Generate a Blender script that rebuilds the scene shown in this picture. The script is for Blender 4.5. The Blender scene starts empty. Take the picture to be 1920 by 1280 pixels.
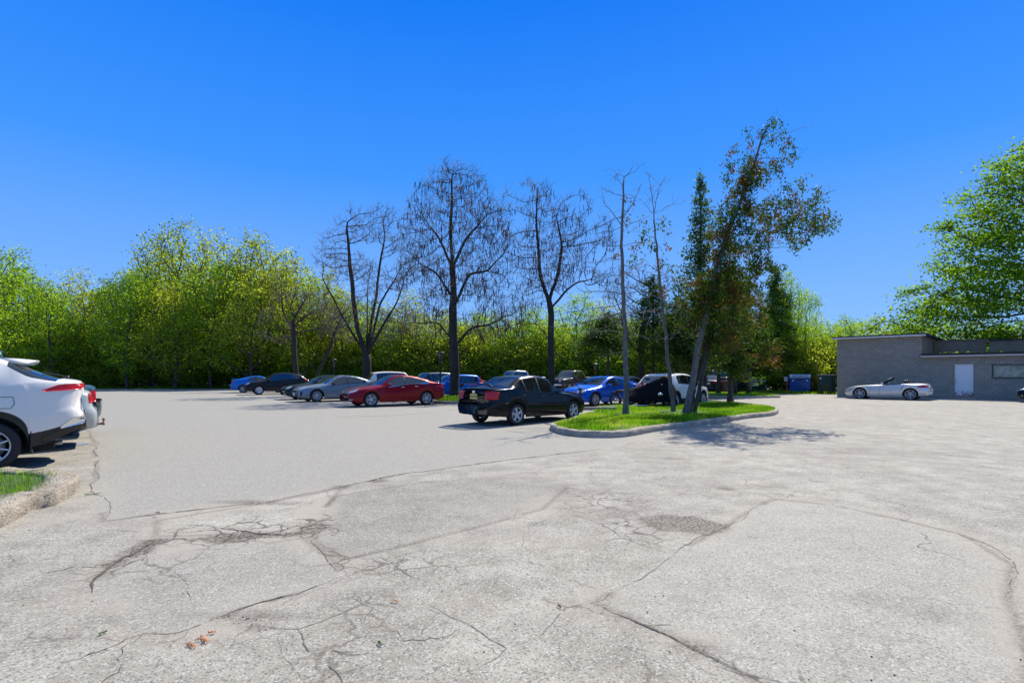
import bpy, math, random
import numpy as np
from mathutils import Vector, Matrix
from mathutils.bvhtree import BVHTree
scn = bpy.context.scene
C = scn.collection
R = math.radians
PI = math.pi
# ------------------------------------------------------------------ camera
EYE = 1.42
cam_d = bpy.data.cameras.new('camera'); cam = bpy.data.objects.new('camera', cam_d); C.objects.link(cam)
cam.location = (0, 0, EYE); cam.rotation_euler = (R(90), 0, 0)
cam_d.sensor_width = 36; cam_d.lens = 36*1000/1920.0
cam_d.shift_y = 64/1920.0; cam_d.clip_end = 2000; cam_d.clip_start = .05
scn.camera = cam
# ------------------------------------------------------------------ light
SUN = Vector((.45, .75, 1.0)).normalized()
sd = bpy.data.lights.new('sun', 'SUN'); sd.energy = 4.6; sd.angle = R(.5); sd.color = (1, .94, .84)
so = bpy.data.objects.new('sun', sd); C.objects.link(so)
so.rotation_euler = (-SUN).to_track_quat('-Z', 'Y').to_euler()
w = bpy.data.worlds.new('World'); scn.world = w; w.use_nodes = True
nt = w.node_tree; nt.nodes.clear()
sky = nt.nodes.new('ShaderNodeTexSky'); sky.sky_type = 'NISHITA'; sky.sun_disc = False
sky.sun_elevation = math.asin(SUN.z); sky.sun_rotation = math.atan2(SUN.x, SUN.y)
sky.air_density = 1.0; sky.dust_density = 0.15; sky.ozone_density = 3.0
hs = nt.nodes.new('ShaderNodeHueSaturation'); hs.inputs['Saturation'].default_value = 1.25
hs.inputs['Hue'].default_value = .5; hs.inputs['Value'].default_value = 1.0
bg = nt.nodes.new('ShaderNodeBackground'); bg.inputs['Strength'].default_value = .12
wo = nt.nodes.new('ShaderNodeOutputWorld')
tcw = nt.nodes.new('ShaderNodeTexCoord'); sxw = nt.nodes.new('ShaderNodeSeparateXYZ'); rpw = nt.nodes.new('ShaderNodeValToRGB'); mxw = nt.nodes.new('ShaderNodeMixRGB')
ew = rpw.color_ramp.elements
for q_ in (.12, .22, .34, .575, .75): ew.new(q_)
for e_, (p_, c_) in zip(ew, ((0, (1.3, 2.7, 5.3)), (.12, (1.05, 2.4, 5.3)), (.22, (.72, 2.05, 5.25)), (.34, (.26, 1.6, 5.2)), (.575, (.02, 1.0, 4.8)), (.75, (2.2, 3.0, 4.6)), (1, (.8, 1.6, 4.0)))): e_.position = p_; e_.color = c_+(1,)
nt.links.new(tcw.outputs['Generated'], sxw.inputs[0]); nt.links.new(sxw.outputs[2], rpw.inputs[0])
mxw.inputs[0].default_value = .96
nt.links.new(sky.outputs[0], hs.inputs['Color']); nt.links.new(hs.outputs[0], mxw.inputs[1]); nt.links.new(rpw.outputs[0], mxw.inputs[2]); nt.links.new(mxw.outputs[0], bg.inputs['Color']); nt.links.new(bg.outputs[0], wo.inputs[0])
scn.view_settings.view_transform = 'Standard'; scn.view_settings.look = 'None'
scn.view_settings.gamma = 1; scn.view_settings.exposure = 0.7
scn.render.engine = 'CYCLES'

# ------------------------------------------------------------------ helpers
def G(x, y):                      # ground point seen at a place of the photograph
    d = EYE*1000/(y-704.0)
    return np.array([(x-960)/1000.0*d, d])
def PW(x, y, d):                  # world point at depth d
    return np.array([(x-960)/1000.0*d, d, EYE+(704-y)/1000.0*d])
class MB:
    def __init__(s): s.v = []; s.f = []; s.m = []
    def add(s, V, F, m=0):
        o = len(s.v); s.v += [tuple(map(float, p)) for p in V]
        for f in F: s.f.append(tuple(o+i for i in f)); s.m.append(m)
        return s
    def box(s, c, d, m=0, M=None, bev=0.0):
        cx, cy, cz = c; hx, hy, hz = d[0]/2, d[1]/2, d[2]/2
        b = min(bev, hx*.9, hy*.9, hz*.9)
        if b <= 0:
            V = [(cx+a*hx, cy+e*hy, cz+g*hz) for g in (-1, 1) for e in (-1, 1) for a in (-1, 1)]
            F = [(0, 2, 3, 1), (4, 5, 7, 6), (0, 1, 5, 4), (2, 6, 7, 3), (0, 4, 6, 2), (1, 3, 7, 5)]
        else:
            V = []; F = []
            idx = {}
            for g in (-1, 1):
                for e in (-1, 1):
                    for a in (-1, 1):
                        for k in range(3):
                            p = [a*(hx-(0 if k == 0 else b)), e*(hy-(0 if k == 1 else b)), g*(hz-(0 if k == 2 else b))]
                            idx[(a, e, g, k)] = len(V); V.append((cx+p[0], cy+p[1], cz+p[2]))
            I = idx
            F.append([I[(1, -1, -1, 0)], I[(1, 1, -1, 0)], I[(1, 1, 1, 0)], I[(1, -1, 1, 0)]])
            F.append([I[(-1, -1, -1, 0)], I[(-1, -1, 1, 0)], I[(-1, 1, 1, 0)], I[(-1, 1, -1, 0)]])
            F.append([I[(-1, 1, -1, 1)], I[(-1, 1, 1, 1)], I[(1, 1, 1, 1)], I[(1, 1, -1, 1)]])
            F.append([I[(-1, -1, -1, 1)], I[(1, -1, -1, 1)], I[(1, -1, 1, 1)], I[(-1, -1, 1, 1)]])
            F.append([I[(-1, -1, 1, 2)], I[(1, -1, 1, 2)], I[(1, 1, 1, 2)], I[(-1, 1, 1, 2)]])
            F.append([I[(-1, -1, -1, 2)], I[(-1, 1, -1, 2)], I[(1, 1, -1, 2)], I[(1, -1, -1, 2)]])
            for a in (-1, 1):
                for e in (-1, 1):
                    q = [I[(a, e, -1, 0)], I[(a, e, 1, 0)], I[(a, e, 1, 1)], I[(a, e, -1, 1)]]
                    F.append(q if a*e < 0 else q[::-1])
                for g in (-1, 1):
                    q = [I[(a, -1, g, 0)], I[(a, 1, g, 0)], I[(a, 1, g, 2)], I[(a, -1, g, 2)]]
                    F.append(q if a*g > 0 else q[::-1])
            for e in (-1, 1):
                for g in (-1, 1):
                    q = [I[(-1, e, g, 1)], I[(1, e, g, 1)], I[(1, e, g, 2)], I[(-1, e, g, 2)]]
                    F.append(q if e*g < 0 else q[::-1])
            for a in (-1, 1):
                for e in (-1, 1):
                    for g in (-1, 1):
                        q = [I[(a, e, g, 0)], I[(a, e, g, 1)], I[(a, e, g, 2)]]
                        F.append(q if a*e*g > 0 else q[::-1])
        if M is not None: V = [tuple(M @ Vector(p)) for p in V]
        return s.add(V, F, m)
    def tube(s, P, r, n=6, m=0, cap=True):
        P = [np.array(p, float) for p in P]; k = len(P)
        rr = r if hasattr(r, '__len__') else [r]*k
        V = []; a0 = None
        for i in range(k):
            t = P[min(i+1, k-1)]-P[max(i-1, 0)]; t = t/(np.linalg.norm(t)+1e-9)
            if a0 is None:
                a0 = np.cross(t, [0, 0, 1.0]) if abs(t[2]) < .9 else np.cross(t, [1.0, 0, 0])
            a0 = a0-t*np.dot(a0, t); a0 = a0/(np.linalg.norm(a0)+1e-9); b0 = np.cross(t, a0)
            for j in range(n):
                an = 2*PI*j/n; V.append(P[i]+rr[i]*(math.cos(an)*a0+math.sin(an)*b0))
        F = [(i*n+j, i*n+(j+1) % n, (i+1)*n+(j+1) % n, (i+1)*n+j) for i in range(k-1) for j in range(n)]
        if cap: F += [tuple(range(n))[::-1], tuple((k-1)*n+j for j in range(n))]
        return s.add(V, F, m)
    def lathe(s, prof, n=24, m=0, axis='z', c=(0, 0, 0)):
        V = []
        for (r, z) in prof:
            for j in range(n):
                a = 2*PI*j/n
                if axis == 'z': V.append((c[0]+r*math.cos(a), c[1]+r*math.sin(a), c[2]+z))
                elif axis == 'y': V.append((c[0]+r*math.cos(a), c[1]+z, c[2]+r*math.sin(a)))
        k = len(prof)
        F = [(i*n+j, i*n+(j+1) % n, (i+1)*n+(j+1) % n, (i+1)*n+j) for i in range(k-1) for j in range(n)]
        if axis == 'y': F = [f[::-1] for f in F]
        return s.add(V, F, m)
    def build(s, name, mats, parent=None, smooth=False, tag_=None):
        me = bpy.data.meshes.new(name); me.from_pydata(s.v, [], s.f)
        mats = mats if isinstance(mats, (list, tuple)) else [mats]
        for x in mats: me.materials.append(x)
        me.polygons.foreach_set('material_index', s.m)
        if smooth: me.polygons.foreach_set('use_smooth', [True]*len(s.f))
        me.update(); me.validate()
        o = bpy.data.objects.new(name, me); C.objects.link(o)
        if parent: o.parent = parent
        return o
def fast(name, V, Q=None, T=None, mats=(), smooth=False, mi=None):
    V = np.asarray(V, np.float32)
    me = bpy.data.meshes.new(name)
    nq = 0 if Q is None else len(Q); ntr = 0 if T is None else len(T)
    me.vertices.add(len(V)); me.vertices.foreach_set('co', V.ravel())
    loops = []
    if nq: loops.append(np.asarray(Q, np.int32).ravel())
    if ntr: loops.append(np.asarray(T, np.int32).ravel())
    loops = np.concatenate(loops)
    me.loops.add(len(loops)); me.loops.foreach_set('vertex_index', loops)
    tot = np.concatenate([np.full(nq, 4, np.int32), np.full(ntr, 3, np.int32)])
    st = np.concatenate([[0], np.cumsum(tot)[:-1]]).astype(np.int32)
    me.polygons.add(nq+ntr); me.polygons.foreach_set('loop_start', st); me.polygons.foreach_set('loop_total', tot)
    if mi is not None: me.polygons.foreach_set('material_index', np.asarray(mi, np.int32))
    for m in (mats if isinstance(mats, (list, tuple)) else [mats]): me.materials.append(m)
    if smooth: me.polygons.foreach_set('use_smooth', np.ones(nq+ntr, bool))
    me.update(calc_edges=True)
    return me
def fattr(me, name, vals):
    a = me.attributes.new(name, 'FLOAT', 'POINT'); a.data.foreach_set('value', np.asarray(vals, np.float32))
def link(name, me, parent=None):
    o = bpy.data.objects.new(name, me); C.objects.link(o)
    if parent: o.parent = parent
    return o
def tag(o, label=None, cat=None, group=None, kind=None):
    if label: o['label'] = label
    if cat: o['category'] = cat
    if group: o['group'] = group
    if kind: o['kind'] = kind
    return o
def empty(name, loc, rz=0):
    o = bpy.data.objects.new(name, None); C.objects.link(o); o.location = loc; o.rotation_euler = (0, 0, rz)
    o.empty_display_size = .2
    return o
def text_mesh(name, s, size, mat, parent, M, ext=.002, bold=0):
    cu = bpy.data.curves.new('t', 'FONT'); cu.body = s; cu.size = size; cu.extrude = ext; cu.align_x = 'CENTER'; cu.align_y = 'CENTER'; cu.offset = bold
    to = bpy.data.objects.new('t', cu); C.objects.link(to)
    bpy.context.view_layer.update()
    me = bpy.data.meshes.new_from_object(to.evaluated_get(bpy.context.evaluated_depsgraph_get()))
    bpy.data.objects.remove(to); bpy.data.curves.remove(cu)
    me.transform(M); me.materials.clear(); me.materials.append(mat)
    return link(name, me, parent)
def pch(pts, x):                   # monotone cubic interpolation
    p = np.array(sorted(pts), float); X, Y = p[:, 0], p[:, 1]
    h = np.diff(X); dl = np.diff(Y)/h
    m = np.zeros(len(X)); m[0], m[-1] = dl[0], dl[-1]
    for i in range(1, len(X)-1):
        if dl[i-1]*dl[i] > 0:
            w1 = 2*h[i]+h[i-1]; w2 = h[i]+2*h[i-1]; m[i] = (w1+w2)/(w1/dl[i-1]+w2/dl[i])
    x = np.clip(np.asarray(x, float), X[0], X[-1]); i = np.clip(np.searchsorted(X, x)-1, 0, len(h)-1)
    t = (x-X[i])/h[i]
    return ((1+2*t)*(1-t)**2*Y[i]+t*(1-t)**2*h[i]*m[i]+t*t*(3-2*t)*Y[i+1]+t*t*(t-1)*h[i]*m[i+1])
# ------------------------------------------------------------------ materials
class NT:
    def __init__(s, name):
        s.m = bpy.data.materials.new(name); s.m.use_nodes = True; s.t = s.m.node_tree; s.t.nodes.clear()
        s.out = s.n('OutputMaterial')
    def n(s, typ, **kw):
        nd = s.t.nodes.new('ShaderNode'+typ)
        for k, v in kw.items():
            if hasattr(nd, k): setattr(nd, k, v)
            else: nd.inputs[k.replace('_', ' ')].default_value = v
        return nd
    def l(s, a, b): s.t.links.new(a, b)
    def noise(s, scale, detail=4, rough=.6, vec=None, dist=0):
        nd = s.n('TexNoise'); nd.inputs['Scale'].default_value = scale; nd.inputs['Detail'].default_value = detail
        nd.inputs['Roughness'].default_value = rough; nd.inputs['Distortion'].default_value = dist
        if vec: s.l(vec, nd.inputs['Vector'])
        return nd.outputs['Fac']
    def ramp(s, fac, stops):
        nd = s.n('ValToRGB'); e = nd.color_ramp.elements
        while len(e) < len(stops): e.new(.5)
        for i, (p, c) in enumerate(stops):
            e[i].position = p; e[i].color = tuple(c)+(1,) if hasattr(c, '__len__') else (c, c, c, 1)
        s.l(fac, nd.inputs[0]); return nd.outputs[0]
    def mix(s, fac, a, b, mode='MIX'):
        nd = s.n('MixRGB'); nd.blend_type = mode
        for i, v in zip((0, 1, 2), (fac, a, b)):
            if hasattr(v, 'is_linked'): s.l(v, nd.inputs[i])
            elif hasattr(v, '__len__'): nd.inputs[i].default_value = tuple(v)+(1,)
            else: nd.inputs[i].default_value = v if i == 0 else (v, v, v, 1)
        return nd.outputs[0]
    def math(s, op, a, b=0.0, clamp=False):
        nd = s.n('Math'); nd.operation = op; nd.use_clamp = clamp
        for i, v in zip((0, 1), (a, b)):
            if hasattr(v, 'is_linked'): s.l(v, nd.inputs[i])
            else: nd.inputs[i].default_value = v
        return nd.outputs[0]
    def attr(s, name):
        nd = s.n('Attribute'); nd.attribute_name = name; return nd.outputs['Fac']
    def pos(s): return s.n('TexCoord').outputs['Object']
    def bump(s, h, strength=.3, dist=.02):
        nd = s.n('Bump'); nd.inputs['Strength'].default_value = strength; nd.inputs['Distance'].default_value = dist
        s.l(h, nd.inputs['Height']); return nd.outputs[0]
    def pbr(s, col, rough=.6, metal=0, spec=.5, coat=0, normal=None):
        nd = s.n('BsdfPrincipled')
        if hasattr(col, 'is_linked'): s.l(col, nd.inputs['Base Color'])
        else: nd.inputs['Base Color'].default_value = tuple(col)+(1,)
        if hasattr(rough, 'is_linked'): s.l(rough, nd.inputs['Roughness'])
        else: nd.inputs['Roughness'].default_value = rough
        nd.inputs['Metallic'].default_value = metal; nd.inputs['Specular IOR Level'].default_value = spec
        nd.inputs['Coat Weight'].default_value = coat; nd.inputs['Coat IOR'].default_value = 1.34; nd.inputs['Coat Roughness'].default_value = .04
        if normal is not None: s.l(normal, nd.inputs['Normal'])
        return nd.outputs[0]
    def done(s, sh): s.l(sh, s.out.inputs[0]); return s.m
def plain(name, col, rough=.6, metal=0, spec=.5, var=.12, sc=8, coat=0, bump=0):
    t = NT(name); p = t.pos(); n = t.noise(sc, 5, .6, p)
    c = t.mix(t.math('MULTIPLY', n, 1.0), tuple(x*(1-var) for x in col), tuple(min(1, x*(1+var)) for x in col))
    nr = t.bump(t.noise(sc*6, 4, .6, p), bump, .01) if bump else None
    return t.done(t.pbr(c, rough, metal, spec, coat, nr))
def paint(name, col, metal=.0, rough=.35, dirt=.1):
    metal *= .6
    t = NT(name); p = t.pos()
    n = t.ramp(t.noise(2.2, 6, .65, p), [(.45, 0), (.8, 1)])
    c = t.mix(t.math('MULTIPLY', n, dirt*.35), col, (.2, .19, .17))
    r = t.math('ADD', t.math('MULTIPLY', n, .12), rough)
    return t.done(t.pbr(c, r, metal, .08, .6))
def glass(name, tint, trans=.35):
    t = NT(name); tr = t.n('BsdfTransparent'); tr.inputs[0].default_value = tuple(tint)+(1,)
    gl = t.n('BsdfGlossy'); gl.inputs['Roughness'].default_value = .03; gl.inputs[0].default_value = (.9, .95, 1, 1)
    df = t.n('BsdfDiffuse'); df.inputs[0].default_value = (.012, .018, .02, 1)
    m1 = t.n('MixShader'); m1.inputs[0].default_value = trans
    t.l(df.outputs[0], m1.inputs[1]); t.l(tr.outputs[0], m1.inputs[2])
    fr = t.n('Fresnel'); fr.inputs[0].default_value = 1.95
    m2 = t.n('MixShader'); t.l(fr.outputs[0], m2.inputs[0]); t.l(m1.outputs[0], m2.inputs[1]); t.l(gl.outputs[0], m2.inputs[2])
    return t.done(m2.outputs[0])
def leafmat(name, cols, trans=.6, rough=.6, var=.35, spec=.1, tc=2.1):
    """cols: dark, mid, bright leaf pigment; attribute tint picks between them"""
    t = NT(name); a = t.attr('tint')
    oi = t.n('ObjectInfo').outputs['Random']
    f = t.math('ADD', a, t.math('MULTIPLY', t.math('SUBTRACT', oi, .5), var))
    c = t.ramp(f, [(.0, cols[0]), (.5, cols[1]), (1., cols[2])])
    b = t.pbr(c, rough, 0, spec)
    tl = t.n('BsdfTranslucent')
    cc = t.mix(1, c, (tc, tc*.95, tc*.45), 'MULTIPLY'); t.l(cc, tl.inputs[0])
    m = t.n('MixShader'); m.inputs[0].default_value = trans
    t.l(b, m.inputs[1]); t.l(tl.outputs[0], m.inputs[2])
    return t.done(m.outputs[0])
def barkmat(name, c0, c1, sc=1.0):
    t = NT(name); p = t.pos(); mp = t.n('Mapping'); mp.inputs['Scale'].default_value = (9*sc, 9*sc, 1.6*sc); t.l(p, mp.inputs[0])
    n = t.noise(1.5, 6, .7, mp.outputs[0], .6); n2 = t.noise(.9, 4, .6, p)
    c = t.mix(t.ramp(n, [(.35, 0), (.65, 1)]), c0, c1)
    c = t.mix(t.math('MULTIPLY', n2, .35), c, (.10, .10, .085))
    return t.done(t.pbr(c, .85, 0, .2, 0, t.bump(n, .9, .05)))
M = {}
M['bark'] = barkmat('bark_brown', (.025, .019, .015), (.105, .085, .068))
M['bark_dark'] = barkmat('bark_dark', (.012, .009, .008), (.05, .038, .03))
M['bark_grey'] = barkmat('bark_grey', (.06, .055, .05), (.26, .23, .2), 1.6)
M['twig_grey'] = plain('dead_twig', (.22, .2, .18), .8)
M['pod'] = plain('seed_pod', (.05, .035, .026), .8)
M['leaf'] = leafmat('leaf_green', ((.085, .17, .012), (.15, .26, .018), (.22, .33, .032)))
M['leaf_olive'] = leafmat('leaf_olive', ((.11, .145, .016), (.18, .235, .024), (.26, .31, .045)))
M['leaf_maple'] = leafmat('leaf_maple', ((.035, .09, .007), (.085, .175, .010), (.19, .29, .025)))
M['needle'] = leafmat('needle_dark', ((.018, .042, .010), (.042, .085, .018), (.08, .13, .028)), .4, var=.1)
M['cedar'] = leafmat('cedar_foliage', ((.02, .05, .008), (.065, .13, .016), (.15, .07, .025)), .45, var=.04, tc=1.2)
M['asph_edge'] = plain('crack_dirt', (.075, .06, .047), .95, var=.5, sc=30)
M['crack_l'] = plain('crack_fine', (.13, .11, .09), .95, var=.5, sc=30)
def concrete(name, c0, c1, sc=1):
    t = NT(name); p = t.pos(); n = t.noise(3*sc, 8, .7, p); n2 = t.noise(45*sc, 5, .7, p); n3 = t.noise(.8, 3, .5, p)
    c = t.mix(t.ramp(n, [(.3, 0), (.7, 1)]), c0, c1); c = t.mix(t.ramp(n2, [(.38, .6), (.5, 0)]), c, (.09, .08, .066))
    return t.done(t.pbr(c, .9, 0, .2, 0, t.bump(t.math('ADD', n, n2), 1.0, .035)))
M['curb'] = concrete('curb_concrete', (.27, .225, .165), (.58, .515, .41))
M['soil'] = plain('lawn_soil', (.045, .075, .018), .95, var=.5, sc=6, bump=.5)
M['black'] = plain('black_plastic', (.012, .012, .013), .45)
M['blackm'] = plain('black_matte', (.01, .01, .01), .85)
M['tyre'] = plain('tyre_rubber', (.016, .016, .017), .8, bump=.3)
M['rim'] = plain('alloy_rim', (.52, .53, .54), .3, .85, var=.05)
M['rimd'] = plain('alloy_rim_dark', (.16, .16, .17), .3, .8)
M['chrome'] = plain('chrome', (.75, .76, .78), .12, 1.0, var=.03)
M['steel'] = plain('steel', (.35, .34, .33), .4, .9)
M['glass'] = glass('car_glass', (.22, .3, .3), .5)
M['glassd'] = glass('car_glass_dark', (.08, .1, .11), .35)
def lens(name, col, em=0):
    t = NT(name); p = t.pos(); wv = t.n('TexWave'); wv.inputs['Scale'].default_value = 14; t.l(p, wv.inputs[0])
    c = t.mix(t.math('MULTIPLY', wv.outputs['Fac'], .5), col, tuple(x*.55 for x in col))
    return t.done(t.pbr(c, .2, 0, .4, .5))
M['red'] = lens('tail_lens', (.5, .004, .004)); M['clear'] = lens('head_lens', (.42, .44, .46)); M['amber'] = lens('amber_lens', (.7, .2, .02))
M['int'] = plain('car_interior', (.025, .025, .027), .8)
M['inttan'] = plain('car_interior_grey', (.09, .085, .08), .8)
# ------------------------------------------------------------------ ground
rs = np.random.RandomState(7)
def grow_axis(core, hi, g):
    a = list(core); st = core[1]-core[0]
    while a[-1] < hi: st *= g; a.append(a[-1]+st)
    return a
gy = np.array([-40, -15, -5, 0, 1.2]+grow_axis(np.arange(1.9, 9.2, .03), 420, 1.022))
cx_ = grow_axis(np.arange(0, 8.4, .033), 330, 1.028)
gx = np.array([-v for v in cx_[1:]][::-1]+cx_)
XX, YY = np.meshgrid(gx, gy)
def vnoise(x, y, s, seed):
    r = np.random.RandomState(seed); T = r.rand(256, 256)
    x = x*s+1000; y = y*s+1000; xi = np.floor(x).astype(int); yi = np.floor(y).astype(int); fx = x-xi; fy = y-yi
    fx = fx*fx*(3-2*fx); fy = fy*fy*(3-2*fy)
    g = lambda a, b: T[(a) % 256, (b) % 256]
    return (g(xi, yi)*(1-fx)+g(xi+1, yi)*fx)*(1-fy)+(g(xi, yi+1)*(1-fx)+g(xi+1, yi+1)*fx)*fy
def fbm(x, y, s, seed, o=4):
    v = 0; a = .5
    for k in range(o): v = v+a*vnoise(x, y, s*2**k, seed+k); a *= .5
    return v
def inpoly(X, Y, P):
    ins = np.zeros(X.shape, bool); n = len(P)
    for i in range(n):
        x1, y1 = P[i]; x2, y2 = P[(i+1) % n]
        c = ((y1 > Y) != (y2 > Y)) & (X < (x2-x1)*(Y-y1)/(y2-y1+1e-12)+x1)
        ins ^= c
    return ins
def distpoly(X, Y, P, closed=False):
    d = np.full(X.shape, 1e9); n = len(P)
    for i in range(n if closed else n-1):
        a = np.array(P[i]); b = np.array(P[(i+1) % n]); ab = b-a
        t = np.clip(((X-a[0])*ab[0]+(Y-a[1])*ab[1])/(ab@ab+1e-12), 0, 1)
        d = np.minimum(d, np.hypot(X-a[0]-t*ab[0], Y-a[1]-t*ab[1]))
    return d
wx = (fbm(XX, YY, 1.3, 5)-.47)*.35; wy = (fbm(XX, YY, 1.3, 15)-.47)*.35
near = (np.hypot(XX, YY) < 30)
tone = np.full(XX.shape, .0); tan = np.zeros(XX.shape); dark = np.zeros(XX.shape); crk = np.zeros(XX.shape); sm = np.zeros(XX.shape)
pg = lambda L: [tuple(G(*p)) for p in L]
P1 = pg([(192, 978), (330, 960), (500, 940), (640, 912), (760, 887), (1000, 857), (1150, 838), (1240, 815)])+[(6, 16), (8, 26), (8, 80), (-60, 80), (-60, 40)]+pg([(165, 790), (178, 850)])
P2 = pg([(175, 1095), (205, 1062), (290, 1012), (420, 1003), (565, 1005), (610, 1040), (642, 1078), (600, 1100), (480, 1132), (330, 1187), (250, 1172)])
P3 = pg([(1118, 1132), (1350, 990), (1450, 935), (1560, 945), (1680, 970), (1800, 1000), (1902, 1060), (1885, 1120), (1930, 1230)])+[tuple(G(1930, 1500)), tuple(G(1500, 1500))]+pg([(1440, 1290), (1250, 1190)])
P4 = pg([(590, 1010), (625, 930), (780, 905), (1000, 885), (1065, 912), (1020, 955), (780, 1020), (640, 1050)])
P5 = pg([(300, 975), (500, 942), (640, 915), (600, 960), (560, 1000), (400, 1000), (290, 1005)])
for P, a, b in ((P1, -.05, 1.0), (P4, -.16, .3), (P5, .12, 0), (P2, -.03, .6), (P3, .05, .55)):
    I = inpoly(XX+wx*.35, YY+wy*.35, P)
    tone[I] = a; sm[I] = b
    d = distpoly(XX+wx*.3, YY+wy*.3, P, True)
    dark += np.exp(-(d/.03)**2)*.38*(fbm(XX, YY, 1.1, 33) > .40)
    tan += np.exp(-(d/.2)**2)*.75*np.clip(fbm(XX, YY, .9, 44)*2.4-.7, 0, 1)
def spot(px, py, rx, ry, arr, amp, ragged=.5):
    c = G(px, py); dd = c[1]; sx = rx/1000*dd; sy = abs(G(px, py-ry)[1]-G(px, py+ry)[1])/2
    q = np.hypot((XX+wx*ragged-c[0])/sx, (YY+wy*ragged-c[1])/sy)
    n = fbm(XX, YY, 3.5, int(px) % 97)
    arr += amp*np.clip(1.3-q+(n-.47)*1.4, 0, 1)
for s in ((1265, 978, 66, 14, 1.1), (1310, 988, 40, 10, 1.1), (1360, 917, 22, 4, .6), (585, 992, 24, 10, .9), (430, 1005, 44, 8, 1), (260, 1030, 24, 9, 1), (290, 1015, 24, 7, 1), (225, 1050, 20, 8, .9), (500, 1000, 60, 6, .6),
          (710, 900, 16, 3, .6), (480, 942, 80, 4, .5), (640, 912, 18, 3, .7), (200, 1075, 14, 12, .4), (1260, 860, 30, 3, .3), (1420, 912, 60, 5, .28), (1300, 1215, 60, 16, .35), (1600, 845, 70, 8, .2),
          (450, 1155, 120, 9, .35), (500, 1172, 60, 8, .35), (1100, 920, 60, 12, .18), (1150, 960, 80, 10, .2), (1740, 1150, 90, 18, .25), (1640, 1120, 80, 14, .18), (1750, 850, 60, 6, .2), (1560, 860, 60, 6, .15)):
    spot(*s[:4], dark, s[4])
for s in ((330, 1028, 55, 12, .9), (600, 945, 40, 14, .6), (220, 1140, 40, 18, .8), (420, 1180, 90, 14, .8), (150, 940, 25, 8, .9), (1290, 990, 80, 16, .5), (1280, 1200, 90, 20, .7), (1000, 950, 120, 20, .45), (820, 1010, 100, 18, .3),
          (1050, 935, 70, 12, .5), (900, 1150, 180, 40, .25), (80, 975, 60, 10, .7), (1000, 1010, 160, 25, .3), (1120, 1110, 25, 10, .6), (60, 1150, 120, 50, .22), (1740, 1165, 90, 18, .0)):
    spot(*s[:4], tan, s[4])
for s in ((430, 1000, 130, 20, 1.5), (590, 985, 50, 22, 1.5), (500, 985, 90, 16, 1.2), (600, 1050, 60, 20, 1), (1120, 940, 90, 30, .8), (1200, 990, 70, 25, .8), (740, 1060, 110, 30, .8), (680, 1150, 70, 50, .8), (330, 1060, 60, 40, .6), (220, 1060, 60, 30, .8), (1500, 1280, 120, 30, .6), (1400, 1250, 80, 30, .7), (620, 1250, 100, 40, .6)):
    spot(*s[:4], crk, s[4])
ZZ = (fbm(XX, YY, .55, 70, 3)-.44)*.035+(fbm(XX, YY, 2.2, 80, 3)-.44)*.008-np.clip(dark, 0, 1)*.012
fade = np.clip((np.hypot(XX, YY)-9)/5, 0, 1); ZZ = ZZ*(1-fade)
ZZ = np.minimum(ZZ, .004)
ny, nx = XX.shape
idx = np.arange(nx*ny).reshape(ny, nx)
Q = np.stack([idx[:-1, :-1], idx[:-1, 1:], idx[1:, 1:], idx[1:, :-1]], -1).reshape(-1, 4)
V = np.stack([XX, YY, ZZ], -1).reshape(-1, 3)
t = NT('asphalt'); p = t.pos()
at, an, ad, ac, asm = t.attr('tone'), t.attr('tan'), t.attr('dark'), t.attr('crk'), t.attr('sm')
n_big = t.noise(.35, 6, .65, p); n_mid = t.noise(2.4, 6, .65, p); n_fine = t.noise(85, 3, .7, p)
mpn = t.n('Mapping'); mpn.inputs['Scale'].default_value = (1, .35, 1); mpn.inputs['Rotation'].default_value = (0, 0, .25); t.l(p, mpn.inputs[0])
n_str = t.noise(.8, 5, .6, mpn.outputs[0])
vo = t.n('TexVoronoi'); vo.inputs['Scale'].default_value = 95; t.l(p, vo.inputs['Vector'])
base = t.ramp(n_big, [(.3, (.30, .295, .282)), (.7, (.375, .368, .352))])
base = t.mix(t.ramp(n_mid, [(.36, .9), (.6, 0)]), base, (.215, .206, .192))
base = t.mix(t.ramp(n_str, [(.46, 0), (.7, .55)]), base, (.215, .205, .19))
base = t.mix(asm, base, (.285, .285, .278))
base = t.mix(1, base, t.ramp(at, [(0, .88), (.1, 1.1)]), 'MULTIPLY') if False else base
tv = t.math('ADD', t.math('MULTIPLY', at, 1.1), 1.0)
cmb = t.n('CombineXYZ')
for i in range(3): t.l(tv, cmb.inputs[i])
base = t.mix(1, base, cmb.outputs[0], 'MULTIPLY')
sep = t.n('SeparateColor'); t.l(vo.outputs['Color'], sep.inputs[0])
spk = t.math('MULTIPLY', t.math('GREATER_THAN', sep.outputs[0], .83), t.math('SUBTRACT', 1.0, t.math('MULTIPLY', asm, .45)))
base = t.mix(1, base, (1.0, .94, .80), 'MULTIPLY')
base = t.mix(t.math('MULTIPLY', spk, .65), base, (.095, .088, .08))
spk2 = t.math('LESS_THAN', sep.outputs[1], .12)
base = t.mix(t.math('MULTIPLY', spk2, .5), base, (.5, .49, .46))
base = t.mix(t.ramp(n_fine, [(.34, .55), (.46, 0)]), base, (.10, .092, .082))
base = t.mix(t.math('MULTIPLY', an, .75, True), base, (.325, .288, .232))
gr = t.ramp(t.noise(38, 4, .75, p), [(.38, 1), (.62, .12)])
base = t.mix(t.math('MULTIPLY', t.math('MULTIPLY', ad, 1.8, True), gr, True), base, (.055, .039, .027))
vc = t.n('TexVoronoi'); vc.feature = 'DISTANCE_TO_EDGE'; vc.inputs['Scale'].default_value = 4.2
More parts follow.
